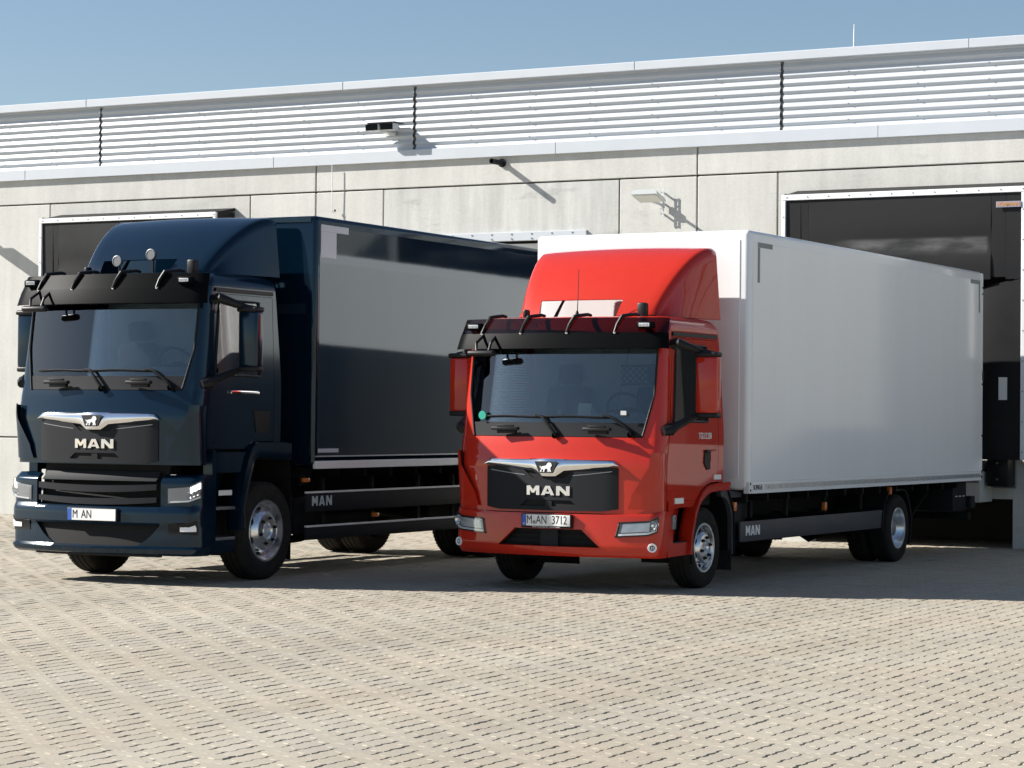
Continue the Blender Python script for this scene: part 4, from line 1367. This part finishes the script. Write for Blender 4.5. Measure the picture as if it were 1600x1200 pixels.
            for f, g, r_ in ((.62, .58, .045), (.80, .56, .036), (.73, .34, .026)):
                cpt = hp(f, g, .012)
                b = MB(); b.lathe([(.001, .020), (r_ * .5, .014), (r_ * .85, .004), (r_, -.006), (r_ * 1.06, .004)], cpt, 18, 'y'); P('reflector_bowl', b, 'rim', hl)
                b = MB(); b.lathe([(.001, -.004), (r_ * .3, .001), (r_ * .38, .008)], cpt, 12, 'y'); P('bulb', b, 'lamp_white', hl)
            b = MB(); b.thick([[hp(f, g, .010) for f in lin(.06, .45, 6)] for g in lin(.28, .86, 5)], [[hp(f, g, .0065) for f in lin(.06, .45, 6)] for g in lin(.28, .86, 5)]); P('lamp_reflector', b, 'alu', hl)
            b = MB(); b.thick([[hp(f, g, .024) for f in lin(.01, .99, 14)] for g in lin(.02, .98, 5)], [[hp(f, g, .0215) for f in lin(.01, .99, 14)] for g in lin(.02, .98, 5)]); P('lamp_cover', b, 'lens', hl)
            # fog lamp
            fl = empty('fog_lamp', T.pt(1.26 * sg, .437, .006), parent=root)
            fl.rotation_euler = (0, 0, sg * .42)
            b = MB(); b.lathe([(.024, -.004), (.040, -.008), (.043, 0), (.044, .02)], (0, 0, 0), 24, 'y'); P('lamp_ring', b, 'lamp_white', fl)
            b = MB(); b.lathe([(.001, -.001), (.026, -.001)], (0, 0, 0), 20, 'y'); P('lamp_pane', b, 'visor', fl)
            b = MB()
            for x in (-.008, .008):
                b.box(x - .004, x + .004, -.006, -.001, -.014, .014)
            P('lamp_bar', b, 'lamp_white', fl)
        # step corner behind the bumper
        for sg in (1, -1):
            fn = lambda a, z_, q: (sg * q, a, z_)
            b = MB()
            b.prism([(.395, .34), (.83, .347), (.828, .468), (.395, .462)], fn, 1.0, 1.088)
            b.prism([(.395, .462), (.495, .464), (.505, .785), (.48, .865), (.395, .865)], fn, 1.0, 1.088)
            b.prism([(.505, .785), (.62, .80), (.965, .80), (1.06, .90), (.93, .862), (.48, .862)], fn, 1.0, 1.084)
            b.prism([(.49, .46), (.845, .46), (.955, .77), (.97, .81), (.49, .81)], fn, .90, .93)
            cor = P('step_corner', b, paint)
            b = MB(); b.box(*sorted((sg * .93, sg * 1.085)), .50, .835, .460, .476); P('step_tread', b, 'black', cor)
            b = MB(); b.box(*sorted((sg * 1.075, sg * 1.112)), .455, .52, .60, .735, bev=.006); b.cyl((sg * 1.113, .475, .66), (sg * 1.118, .475, .66), .012, 8); b.cyl((sg * 1.113, .505, .70), (sg * 1.118, .505, .70), .008, 8); P('corner_hinge', b, 'steel', cor)
    else:
        T = Surf(F=[(.28, .05), (.30, -.005), (.350, -.025), (.376, .028), (.44, .024), (.575, .024), (.597, .0), (.70, .0), (.732, .008), (.755, .03), (.985, .028), (1.01, .035), (1.06, .105)], W=[(.28, 1.08), (.36, 1.12), (1.15, 1.115)], B=[(.3, .135)], r=[(.3, .13)], D=[(.3, .60)])
        b = MB()
        us = stations([-.74, -.52, 0, .52, .74], .07)
        band(b, T, us, .285, .376, -.03, .0, m=10)
        for sg in (1, -1):
            band(b, T, [sg * x for x in lin(.50, .74, 5)], .3762, lambda u: interp(abs(u), [(.50, .377), (.62, .45), (.74, .577)]), -.03, .0, m=3)
        for sg in (1, -1):
            t0 = lambda z: T.tu(.74, z)
            patch(b, T, t0, lambda z: T.tv(.42, z), .285, 1.06, 18, 34, th=.03, sg=sg)
        band(b, T, us, .578, .755, -.03, .0, m=8)
        bump = P('bumper', b, paint, sharp=28)
        b = MB(); band(b, T, stations([-.76, .76], .1), .36, 1.16, -.10, -.075); P('intake_back', b, 'void', bump)
        b = MB()
        for zz in lin(.40, .57, 5):
            band(b, T, stations([-.56, .56], .1), zz - .008, zz + .008, -.075, -.045, m=1)
        P('intake_slat', b, 'chassis', bump)
        for z0, z1, o in ((.765, .825, .012), (.885, .950, .014)):
            b = MB(); band(b, T, stations([-.70, .70], .07), lambda u, z0=z0: z0 + .03 * (abs(u) / .7) ** 2, lambda u, z1=z1: z1 + .02 * (abs(u) / .7) ** 2, -.03, o, m=2); P('bumper_bar', b, 'grey_plastic', bump)
        b = MB(); band(b, T, stations([-.68, .68], .07), 1.00, 1.085, -.05, -.01, m=2); P('lower_grille', b, 'grey_plastic', bump)
        pl = empty('number_plate', (0.02, -.012, .667), parent=root)
        b = MB(); b.box(-.30, .30, -.012, .02, -.066, .066, bev=.005); P('plate_holder', b, 'black', pl)
        b = MB(); b.box(-.285, .285, -.0165, -.0125, -.056, .056, bev=.0015, seg=1); P('plate_face', b, 'plate', pl)
        b = MB(); b.box(-.2845, -.238, -.0180, -.0168, -.0555, .0555); P('plate_band', b, 'plate_blue', pl)
        for s_, x in (('M', -.196), ('AN', -.060)):
            text_mb(s_, .115, lambda a, b_, q: (x + a, -.0168 - q, b_), .0015, sx=.76).build('plate_lettering', 'ink', pl)
        for sg in (1, -1):
            hl = empty('headlight', (0, 0, 0), parent=root)
            def hp(f, g, o):
                return T.pt(lerp(.80, 1.66, f) * sg, lerp(lerp(.790, .845, f), lerp(.93, 1.005, f), g), o)
            fr = lin(0, 1, 14)
            b = MB(); b.thick([[hp(f, g, .008) for f in fr] for g in lin(0, 1, 5)], [[hp(f, g, -.02) for f in fr] for g in lin(0, 1, 5)]); P('lamp_housing', b, 'lamp_bowl', hl)
            b = MB(); b.thick([[hp(f, g, .016) for f in lin(.36, .97, 8)] for g in lin(.58, .90, 2)], [[hp(f, g, .009) for f in lin(.36, .97, 8)] for g in lin(.58, .90, 2)]); P('daytime_strip', b, 'lamp_on', hl)
            b = MB(); b.thick([[hp(f, g, .014) for f in lin(.03, .96, 12)] for g in lin(.03, .12, 2)], [[hp(f, g, .009) for f in lin(.03, .96, 12)] for g in lin(.03, .12, 2)]); P('light_strip', b, 'lamp_white', hl)
            for f in (.30, .55, .78):
                b = MB(); b.lathe([(.001, .018), (.018, .010), (.032, .0), (.034, .008)], hp(f, .42, .016), 16, 'y'); P('reflector_bowl', b, 'chrome', hl)
            b = MB(); b.thick([[hp(f, g, .028) for f in lin(.01, .99, 14)] for g in lin(.02, .98, 5)], [[hp(f, g, .0255) for f in lin(.01, .99, 14)] for g in lin(.02, .98, 5)]); P('lamp_cover', b, 'lens', hl)
            fg = empty('fog_lamp', (0, 0, 0), parent=root)
            fp = lambda f, g, o: T.pt(lerp(.86, 1.50, f) * sg, lerp(.515, lerp(.575, .60, f), g), o)
            b = MB(); b.thick([[fp(f, g, .006) for f in lin(-.08, 1.08, 10)] for g in (-.3, .5, 1.3)], [[fp(f, g, -.01) for f in lin(-.08, 1.08, 10)] for g in (-.3, .5, 1.3)]); P('lamp_housing', b, 'black', fg)
            b = MB(); b.thick([[fp(f, g, .014) for f in lin(0.1, .9, 10)] for g in (.1, .5, .9)], [[fp(f, g, .005) for f in lin(0.1, .9, 10)] for g in (.1, .5, .9)]); P('lamp_pane', b, 'lamp_white', fg)
        for sg in (1, -1):
            fn = lambda a, z_, q: (sg * q, a, z_)
            b = MB()
            b.prism([(.43, .30), (.80, .31), (.83, .42), (.43, .42)], fn, 1.0, 1.108)
            b.prism([(.43, .42), (.50, .42), (.50, 1.30), (.43, 1.30)], fn, 1.0, 1.104)
            b.prism([(.505, 1.08), (.92, 1.08), (1.03, 1.28), (.505, 1.28)], fn, 1.0, 1.102)
            b.prism([(.505, .42), (.83, .42), (.86, .85), (.92, 1.06), (.505, 1.06)], fn, .84, .88)
            cor = P('step_corner', b, paint)
            for zz in (.425, .72):
                b = MB(); b.box(*sorted((sg * .88, sg * 1.10)), .506, .84, zz, zz + .03, bev=.004); P('step_tread', b, 'steel', cor)

    # ---------------- wheel arches
    for sg in (1, -1):
        th = .095 if not big else .17
        inner = [(v_ + th * .9, z_) if i == 0 else (v_ + th * .62, z_ - th * .42) if i < (3 if not big else 4) else (v_ + th * .2, z_ - th * .85) if i < 6 else (v_, z_ - th * (.85 if not big else 1)) for i, (v_, z_) in enumerate(arch)]
        uo = 1.118 if not big else 1.135
        b = MB()
        P_ = [[(sg * (uo - .012 * f * f), lerp(a[0], q[0], f), lerp(a[1], q[1], f)) for f in (0, .15, .5, .85, 1)] for a, q in zip(arch, inner)]
        P_ = [[(sg * (abs(r[0][0]) - .026), r[0][1] - .0, r[0][2])] + r for r in P_]
        Q_ = [[(p[0] - sg * .11, p[1], p[2]) for p in r] for r in P_]
        b.thick(P_, Q_)
        P('wheel_arch', b, paint, sharp=35)
        # liner
        b = MB()
        rr = [(inner[0][0] + .02, .25)] + [(a + .004, z_ - .004) for a, z_ in inner] + ([(1.80, .92), (1.93, .72), (1.95, .30)] if not big else [(1.83, 1.1), (1.86, .8), (1.86, .40)])
        b.thick([[(sg * x, a, z_) for x in (.55, 1.09)] for a, z_ in rr], [[(sg * x, a + .012, z_ + .012) for x in (.55, 1.09)] for a, z_ in rr])
        lin_ = P('arch_liner', b, 'chassis')
        if not big:
            b = MB()
            b.prism([(1.62, .925), (1.70, .945), (2.30, .905), (2.30, .865), (1.86, .865), (1.905, .82), (1.945, .72), (1.955, .30), (1.915, .30), (1.90, .68), (1.85, .79), (1.76, .86), (1.65, .885)],
                    lambda a, z_, q: (sg * q, a, z_), 1.03, 1.075)
            P('rear_guard', b, 'guard', lin_)
            b = MB(); b.box(*sorted((sg * .62, sg * 1.07)), 1.90, 1.912, .145, .34); P('mud_flap', b, 'rubber', lin_)
        else:
            b = MB(); b.box(*sorted((sg * .62, sg * 1.07)), 1.88, 1.895, .18, .95); P('mud_flap', b, 'rubber', lin_)

    # ---------------- mirrors
    for sg in (1, -1):
        mr = empty('mirror', (sg * 1.345, .70, Z(1.965)), parent=root)
        b = MB(); b.box(-.11, .11, -.055, .075, -.275, .275, bev=.03, seg=3); P('mirror_housing', b, paint, mr, sharp=50)
        b = MB(); b.box(-.118, .113, -.075, .085, .262, .312, bev=.02, seg=3); P('mirror_cap', b, 'black', mr)
        b = MB(); b.box(-.112, .11, -.055, .08, -.315, -.262, bev=.018, seg=3); P('mirror_base', b, 'black', mr)
        b = MB(); b.box(-.095, .095, .076, .079, -.25, .25, bev=.001, seg=1); P('mirror_glass', b, 'chrome', mr)
        a0 = Vector(S.pt(2.02 * sg, Z(2.34), .01)) - Vector(mr.location)
        a1 = Vector(S.pt(1.95 * sg, Z(1.52), .01)) - Vector(mr.location)
        b = MB(); b.tube([a0, a0 + Vector((sg * .05, -.01, .02)), (sg * -.06, -.0, .31), (sg * .05, .0, .30)], [.052, .050, .032, .022], 10); P('mirror_arm', b, 'black', mr)
        b = MB(); b.tube([a1 - Vector((sg * .02, .08, .0)), a1 + Vector((sg * .02, -.0, .02)), a1 + Vector((sg * .05, .05, .05)), (sg * -.10, -.0, -.285), (sg * .06, .0, -.285)], [.040, .062, .040, .030, .022], 10); P('mirror_arm', b, 'black', mr)
    # front wide view mirror over the passenger side
    b = MB()
    b.box(-.88, -.58, -.02, .06, Z(2.225), Z(2.285), bev=.028, seg=3)
    b.tube([(-.80, .03, Z(2.28)), (-.81, .06, Z(2.36)), (-.80, .20, Z(2.44))], .014, 8)
    b.tube([(-.66, .03, Z(2.28)), (-.65, .06, Z(2.36)), (-.66, .20, Z(2.44))], .014, 8)
    P('ramp_mirror', b, 'black')

    # ---------------- cab inside
    b = MB(); b.box(-1.0, 1.0, .30, 1.56, Z(1.02), Z(1.10)); P('cab_floor', b, 'interior')
    b = MB()
    b.prism([(.24, Z(1.40)), (.24, Z(1.615)), (.34, Z(1.645)), (.55, Z(1.655)), (.66, Z(1.59)), (.70, Z(1.15)), (.3, Z(1.15))], lambda a, z_, q: (q, a, z_), -.97, .97)
    b.box(.22, .72, .46, .66, Z(1.63), Z(1.70), bev=.03)
    dash = P('dashboard', b, 'dash')
    b = MB(); b.box(-.98, .98, 1.545, 1.585, Z(1.1), Z(2.42)); P('rear_lining', b, 'cabwall')
    b = MB(); b.box(-.98, .98, .50, 1.54, Z(2.455), Z(2.475)); P('roof_lining', b, 'cabwall')
    for u in (-.50, .50):
        st = empty('seat', (u, 1.0, Z(1.1)), parent=root)
        b = MB(); b.box(-.25, .25, -.05, .42, .05, .30, bev=.06, seg=3); P('cushion', b, 'seat', st)
        b = MB(); b.box(-.24, .24, .34, .46, .28, .86, bev=.05, seg=3, rot=Matrix.Rotation(-.12, 3, 'X')); P('backrest', b, 'seat', st)
        b = MB(); b.box(-.13, .13, .40, .48, .88, 1.08, bev=.035, seg=3); P('headrest', b, 'seat', st)
    sw = empty('steering_wheel', (.50, .72, Z(1.70)), parent=root)
    sw.rotation_euler = (math.radians(32), 0, 0)
    ring = [(.215 * math.cos(2 * PI * k / 28), 0, .215 * math.sin(2 * PI * k / 28)) for k in range(29)]
    b = MB(); b.tube(ring, .016, 8); P('wheel_rim', b, 'ink', sw)
    b = MB(); b.box(-.20, .20, -.012, .012, -.03, .03, bev=.008); b.box(-.07, .07, -.03, .03, -.20, .05, bev=.02); P('wheel_hub', b, 'ink', sw)
    if not big:
        b = MB(); b.box(-.13, -.02, .40, .42, Z(1.64), Z(1.85), bev=.012); ph = P('handset', b, 'ink')
        b = MB(); b.lathe([(.001, -.004), (.022, -.004), (.024, .002)], (-.075, .397, Z(1.70)), 14, 'y'); P('handset_lens', b, 'steel', ph)
        b = MB(); b.add([(.12, .38, Z(1.655)), (.27, .36, Z(1.65)), (.27, .40, Z(1.78)), (.12, .42, Z(1.785)), (.20, .50, Z(1.78)), (.33, .46, Z(1.66))], [(0, 1, 2, 3), (1, 5, 4, 2)]); P('paper_slip', b, 'paper', flip=False)
        # luggage net on the rear lining
        b = MB()
        x0, x1, z0, z1 = .02, .98, Z(1.98), Z(2.17)
        k = 14
        for i in range(-3, k):
            for s_ in (1, -1):
                xa, xb = x0 + (i) * (x1 - x0) / k, x0 + (i + 3) * (x1 - x0) / k
                za, zb2 = (z0, z1) if s_ > 0 else (z1, z0)
                f0, f1 = max(0, (x0 - xa) / (xb - xa)), min(1, (x1 - xa) / (xb - xa))
                b.tube([(lerp(xa, xb, f0), 1.535, lerp(za, zb2, f0)), (lerp(xa, xb, f1), 1.535, lerp(za, zb2, f1))], .005, 4)
        for z_ in (z0, z1):
            b.tube([(x0, 1.535, z_), (x1, 1.535, z_)], .008, 5)
        P('luggage_net', b, 'ink')
        # perforated shade in the passenger window
        b = MB()
        nx, nz = 26, 26
        for i in range(nx):
            for j in range(nz):
                y0 = .62 + i * .80 / nx; zz = Z(1.64) + j * .70 / nz
                d_ = .80 / nx
                o_ = (d_ * .5 if j % 2 else 0)
                b.add([(-1.00, y0 + o_ + .003, zz), (-1.00, y0 + o_ + d_ - .006, zz), (-1.00, y0 + o_ + d_ - .006, zz + .70 / nz - .008), (-1.00, y0 + o_ + .003, zz + .70 / nz - .008)], [(0, 1, 2, 3)])
        o = P('window_shade', b, 'curtain'); o['kind'] = 'stuff'

    # ---------------- chassis
    L = c['box'][1]
    zr0, zr1 = (.52, .76) if not big else (.66, .93)
    b = MB()
    for sg in (1, -1):
        b.box(*sorted((sg * .36, sg * .43)), .45, L - .15, zr0, zr1)
    for v in [.9, 2.2, 3.4, 4.6, 5.8, L - 1.2, L - .4]:
        b.box(-.37, .37, v, v + .07, zr0 + .03, zr1 - .03)
    P('frame_rail', b, 'chassis')
    b = MB(); b.box(-.85, .85, .26, .45, .36, .55); b.box(-.55, .55, .35, 1.6, .50, .95, bev=.04); b.box(-.98, .98, .30, 1.58, Z(.80), Z(1.02)); P('engine_block', b, 'chassis')
    zb0 = c['box'][2]
    v = c['box'][0] + .15
    while v < L - .2:
        b = MB(); b.box(-1.12, 1.12, v, v + .05, zb0 - .10, zb0 - .003); P('cross_bearer', b, 'chassis')
        v += .55
    for sg in (1, -1):
        b = MB(); b.box(*sorted((sg * .43, sg * .50)), c['box'][0] + .1, L - .1, zr1 + .0, zb0 - .003); P('subframe', b, 'chassis')
    va, vr, R = c['axle_f'], c['axle_r'], c['R']
    b = MB(); b.box(-.9, .9, va - .06, va + .06, R - .10, R + .06, bev=.02); b.tube([(-.80, vr, R), (-.2, vr, R), (0, vr - .02, R), (.2, vr, R), (.80, vr, R)], [.08, .09, .20, .09, .08], 14)
    b.tube([(0, 1.9, zr0 + .05), (0, vr - .2, R + .02)], .055, 10)
    P('axle', b, 'chassis')
    b = MB(); b.cyl((-.52, 3.0, zr0 + .02), (-.52, 4.35, zr0 + .02), .24, 24); b.box(-.95, -.5, 2.1, 2.75, .38, .82, bev=.03); P('fuel_tank', b, 'chassis')
    b = MB(); b.box(.50, .98, 2.12, 2.62, .42, .80, bev=.02); P('battery_box', b, 'grey_plastic')
    b = MB(); b.cyl((.62, 3.0, .50), (.62, 4.1, .50), .13, 18); b.cyl((.30, 3.3, .40), (.30, 4.6, .40), .11, 18); P('air_tank', b, 'chassis')
    b = MB(); b.tube([(.1, 2.3, .36), (.12, 2.8, .28), (.1, 3.6, .30), (-.1, 4.4, .36)], .045, 8); b.tube([(.05, 4.3, .34), (.0, 4.55, .27), (.03, 4.8, .38)], .05, 8); P('exhaust_pipe', b, 'chassis')
    # wheels
    W_ = c['tyre_w']
    for sg in (1, -1):
        wheel(root, sg * (c['track_f'] - W_ / 2), va, R, W_, c['rim_r'], 'front', sg)
        wheel(root, sg * (c['track_r'] - W_ / 2), vr, R, W_, c['rim_r'], 'rear', sg)
        wheel(root, sg * (c['track_r'] - W_ * 1.62), vr, R, W_, c['rim_r'], 'plain', sg, name='inner_wheel')
        # rear mudguard
        b = MB()
        rr = R + .10
        arcs = [(vr - rr * math.cos(a), R + .03 + rr * math.sin(a)) for a in lin(-.15, PI + .5, 18)]
        arcs = [(v_, min(z_, zb0 - .07)) for v_, z_ in arcs]
        uo = c['track_r'] - .02
        b.thick([[(sg * (uo - x), v_, z_) for x in (.56, .28, 0)] for v_, z_ in arcs], [[(sg * (uo - x), vr + (v_ - vr) * .97, R + (z_ - R) * .97) for x in (.56, .28, 0)] for v_, z_ in arcs])
        P('mudguard', b, 'black')
        # side guard rails
        for (g0, g1, z0, z1, m_) in c['guards']:
            b = MB()
            u0, u1 = sorted((sg * (c['guard_u'] - .03), sg * c['guard_u']))
            b.box(u0, u1, g0, g1, z0, z1, bev=.012)
            gd = P('side_guard', b, m_)
            if big:
                b = MB(); b.box(*sorted((sg * (c['guard_u'] - .028), sg * (c['guard_u'] + .003))), g0, g1, z1 - .016, z1 + .004, bev=.002, seg=1); P('guard_edge', b, 'white_trim', gd)
            if z1 == c['guards'][0][3] and sg > 0:
                x0 = g0 + (.13 if not big else .1)
                sz = .105
                for ch, k in zip('MAN', range(3)):
                    q = MB()
                    for poly in GLYPH[ch]:
                        q.prism([(x0 + k * .125 * (1 if not big else 1.1) + .11 * p, z0 + (z1 - z0) * .42 + sz * .95 * (q_ - .25)) for p, q_ in poly], lambda a, z_, d_: (c['guard_u'] + d_ - .002, a, z_), 0, .005)
                    P('guard_lettering', q, 'ink_white' if not big else 'tape_white', gd)
        for v in c['brackets']:
            b = MB()
            b.box(*sorted((sg * .45, sg * (c['guard_u'] - .031))), v, v + .05, zr0 + .05, zr0 + .12)
            b.box(*sorted((sg * (c['guard_u'] - .07), sg * (c['guard_u'] - .031))), v, v + .05, c['guards'][-1][2] + .02, zb0 - .10)
            P('guard_bracket', b, 'chassis')
        for (v, z) in c['markers']:
            mk = MB(); mk.box(*sorted((sg * (c['guard_u'] - .02), sg * (c['guard_u'] + .028))), v - (.028 if not big else .05), v + (.028 if not big else .05), z - (.045 if not big else .022), z + (.045 if not big else .022), bev=.010); P('marker_light', mk, 'orange')
            mk = MB(); mk.box(*sorted((sg * (c['guard_u'] - .06), sg * (c['guard_u'] - .022))), v - .03, v + .03, z - .06, z + .05); P('light_bracket', mk, 'chassis')

    # ---------------- box body
    v0, v1, z0, z1, hw = c['box']
    bm_, tr_ = c['box_mats']
    b = MB(); b.box(-hw, hw, v0, v1, z0 + .02, z1, bev=.05, seg=4)
    bx = P('box_body', b, bm_, sharp=60)
    if not big:
        b = MB(); b.box(-hw + .10, hw - .10, v0 - .006, v0 + .02, z0 + .14, z1 - .10, bev=.003, seg=1); P('front_wall', b, bm_, bx)
        for sg in (1, -1):
            b = MB(); b.box(*sorted((sg * (hw - .02), sg * (hw + .004))), v0 + .085, v1 - .055, z0 + .105, z1 - .115, bev=.002, seg=1); P('side_wall', b, bm_, bx)
            b = MB(); b.box(*sorted((sg * (hw - .05), sg * (hw + .010))), v0 + .01, v0 + .083, z0 - .012, z0 + .10, bev=.004, seg=1); P('corner_foot', b, tr_, bx)
            b = MB()
            for zz in (z0 + .02, z0 + .085):
                b.cyl((sg * (hw + .010), v0 + .045, zz), (sg * (hw + .013), v0 + .045, zz), .014, 10)
            P('foot_bolt', b, 'ink', bx)
            b = MB(); b.box(*sorted((sg * (hw - .05), sg * (hw + .006))), v1 - .053, v1 + .004, z0 - .005, z1 - .02, bev=.004, seg=1); P('rear_post', b, tr_, bx)
            b = MB()
            for zz in (z0 + .02, z0 + .04, z0 + .085, z0 + .10, z0 + .55, z0 + 1.2, z1 - .28, z1 - .20):
                b.box(*sorted((sg * (hw + .005), sg * (hw + .012))), v1 - .04, v1 - .015, zz - .012, zz + .012)
            b.box(*sorted((sg * (hw - .0), sg * (hw + .016))), v1 - .02, v1 + .02, z0 + 1.25, z0 + 1.36)
            P('post_hinge', b, 'ink', bx)
            # base rail: channel with rivets
            b = MB()
            pr = [(z0 - .012, hw + .002), (z0 - .012, hw + .014), (z0 + .022, hw + .014), (z0 + .026, hw + .005), (z0 + .070, hw + .005), (z0 + .075, hw + .012), (z0 + .100, hw + .010), (z0 + .104, hw + .002)]
            b.prism(pr, lambda z_, x, q: (sg * x, q, z_), v0 + .084, v1 - .054); P('base_rail', b, tr_, bx)
            b = MB(); b.box(*sorted((sg * (hw + .0055), sg * (hw + .0075))), v0 + .42, v1 - .06, z0 + .027, z0 + .069); P('rail_insert', b, 'alu', bx)
            b = MB()
            v = v0 + .52
            while v < v1 - .1:
                b.lathe([(.013, 0), (.009, .006), (.001, .008)] if sg > 0 else [(.013, 0), (.009, -.006), (.001, -.008)], (sg * (hw + .0075), v, z0 + .048), 8, 'x')
                v += .31
            o = P('rail_rivet', b, 'alu', bx); o['kind'] = 'stuff'
            if sg > 0:
                text_mb('JUNGE', .085, lambda a, b_, q: (hw + .0062 + q, v0 + .245 + a, z0 + .048 + b_), .002, sx=.92, bold=.0008).build('maker_lettering', 'ink', bx)
            # grey corner tapes
            for (a0, a1, sgn) in ((v0 + .20, v0 + .58, 1), (v1 - .12, v1 - .50, -1)):
                b = MB()
                b.box(*sorted((sg * (hw + .0045), sg * (hw + .0062))), *sorted((a0, a1)), z1 - .165, z1 - .115)
                b.box(*sorted((sg * (hw + .0045), sg * (hw + .0062))), *sorted((a0, a0 + sgn * .055)), z1 - .52, z1 - .167)
                P('contour_tape', b, 'tape', bx)
        # tail lift parts under the rear
        b = MB(); b.box(.55, 1.04, L - .62, L - .10, .52, .895, bev=.015); P('lift_box', b, 'grey_plastic')
        b = MB()
        for i in range(3):
            b.box(1.041, 1.046, L - .54 + i * .14, L - .47 + i * .14, .70, .712)
        P('box_label', b, 'reflector')
        b = MB(); b.box(-1.1, 1.1, L - .22, L - .10, .40, .50, bev=.01); b.box(.30, .42, L - 1.5, L - .3, .40, .70); b.box(-.42, -.30, L - 1.5, L - .3, .40, .70); P('underrun_bar', b, 'chassis')
        b = MB(); b.box(-1.15, 1.15, L + .03, L + .10, z0 - .05, z0 + 1.85, bev=.01); P('lift_platform', b, 'steel')
        b = MB(); b.box(1.0, 1.09, L - .07, L + .10, .55, .70, bev=.008); P('tail_lamp', b, 'black')
        b = MB(); b.box(.5, .75, L - 1.75, L - 1.35, .30, .90, bev=.03, rot=Matrix.Rotation(.5, 3, 'X')); b.tube([(.8, L - 1.9, .42), (.85, L - 1.6, .50), (.9, L - 1.35, .70), (.88, L - 1.1, .76)], .014, 6)
        P('lift_arm', b, 'chassis')
    else:
        for sg in (1, -1):
            b = MB(); b.box(*sorted((sg * (hw - .02), sg * (hw + .004))), v0 + .06, v1 - .06, z0 + .13, z1 - .10, bev=.002, seg=1); P('side_wall', b, bm_, bx)
            b = MB(); b.box(*sorted((sg * (hw - .03), sg * (hw + .012))), v0 + .02, v1 - .01, z0 - .005, z0 + .075, bev=.004, seg=1); P('base_rail', b, 'white_trim', bx)
            b = MB(); b.box(*sorted((sg * (hw - .03), sg * (hw + .008))), v0 + .02, v1 - .01, z0 + .115, z0 + .128); P('rail_line', b, 'alu', bx)
            for (a0, a1, sgn) in ((v0 + .08, v0 + .62, 1), (v1 - .10, v1 - .60, -1)):
                b = MB()
                b.box(*sorted((sg * (hw + .0045), sg * (hw + .0062))), *sorted((a0, a1)), z1 - .155, z1 - .085)
                b.box(*sorted((sg * (hw + .0045), sg * (hw + .0062))), *sorted((a0, a0 + sgn * .30)), z1 - .42, z1 - .157)
                P('contour_tape', b, 'tape_white', bx)
            b = MB(); b.box(*sorted((sg * (hw + .0045), sg * (hw + .007))), v0 + .06, v0 + .46, z0 + .16, z0 + .20); P('side_label', b, 'tape_white', bx)
        b = MB(); b.box(-hw + .06, hw - .06, v0 - .012, v0 + .01, z1 - .07, z1 - .012, bev=.005, seg=1); P('front_rail', b, bm_, bx)
    return root

build_truck(dict(
    loc=(-10.76, 20.35, 0), rz=0, dz=0.0, gdz=0.0, paint='red', big=False,
    label='parked bright red truck with a white box body and number plate lettering',
    refl=[(.525, .71, .838, .892), (1.42, 1.585, 1.052, 1.100)],
    defl_top=3.36, defl_hole=(-.53, .36, .13),
    box=(2.0, 9.48, .915, 3.535, 1.205), box_mats=('white_box', 'white_trim'),
    axle_f=1.265, axle_r=6.69, R=.394, rim_r=.232, tyre_w=.245, track_f=1.075, track_r=1.11,
    guards=[(2.13, 6.25, .41, .617, 'guard')], guard_u=1.075, brackets=[2.45, 3.4, 4.5, 5.6],
    markers=[(1.95, .775), (4.40, .711), (6.45, .835)]))

build_truck(dict(
    loc=(-14.85, 18.68, 0), rz=math.radians(1.4), dz=0.41, gdz=0.40, paint='navy', big=True,
    label='dark navy truck with navy box body and lit daytime lamps',
    refl=[(.56, .78, .86, .91)],
    defl_top=3.66, defl_hole=(-.53, .36, .13),
    box=(2.01, 8.85, 1.105, 3.68, 1.27), box_mats=('navy_box', 'navy'),
    axle_f=1.41, axle_r=6.26, R=.49, rim_r=.30, tyre_w=.30, track_f=1.10, track_r=1.14,
    guards=[(2.05, 5.45, .655, .862, 'grey_plastic'), (2.05, 5.45, .37, .515, 'grey_plastic')], guard_u=1.16, brackets=[2.4, 3.4, 4.4, 5.2],
    markers=[(2.02, .985), (3.42, .590)]))
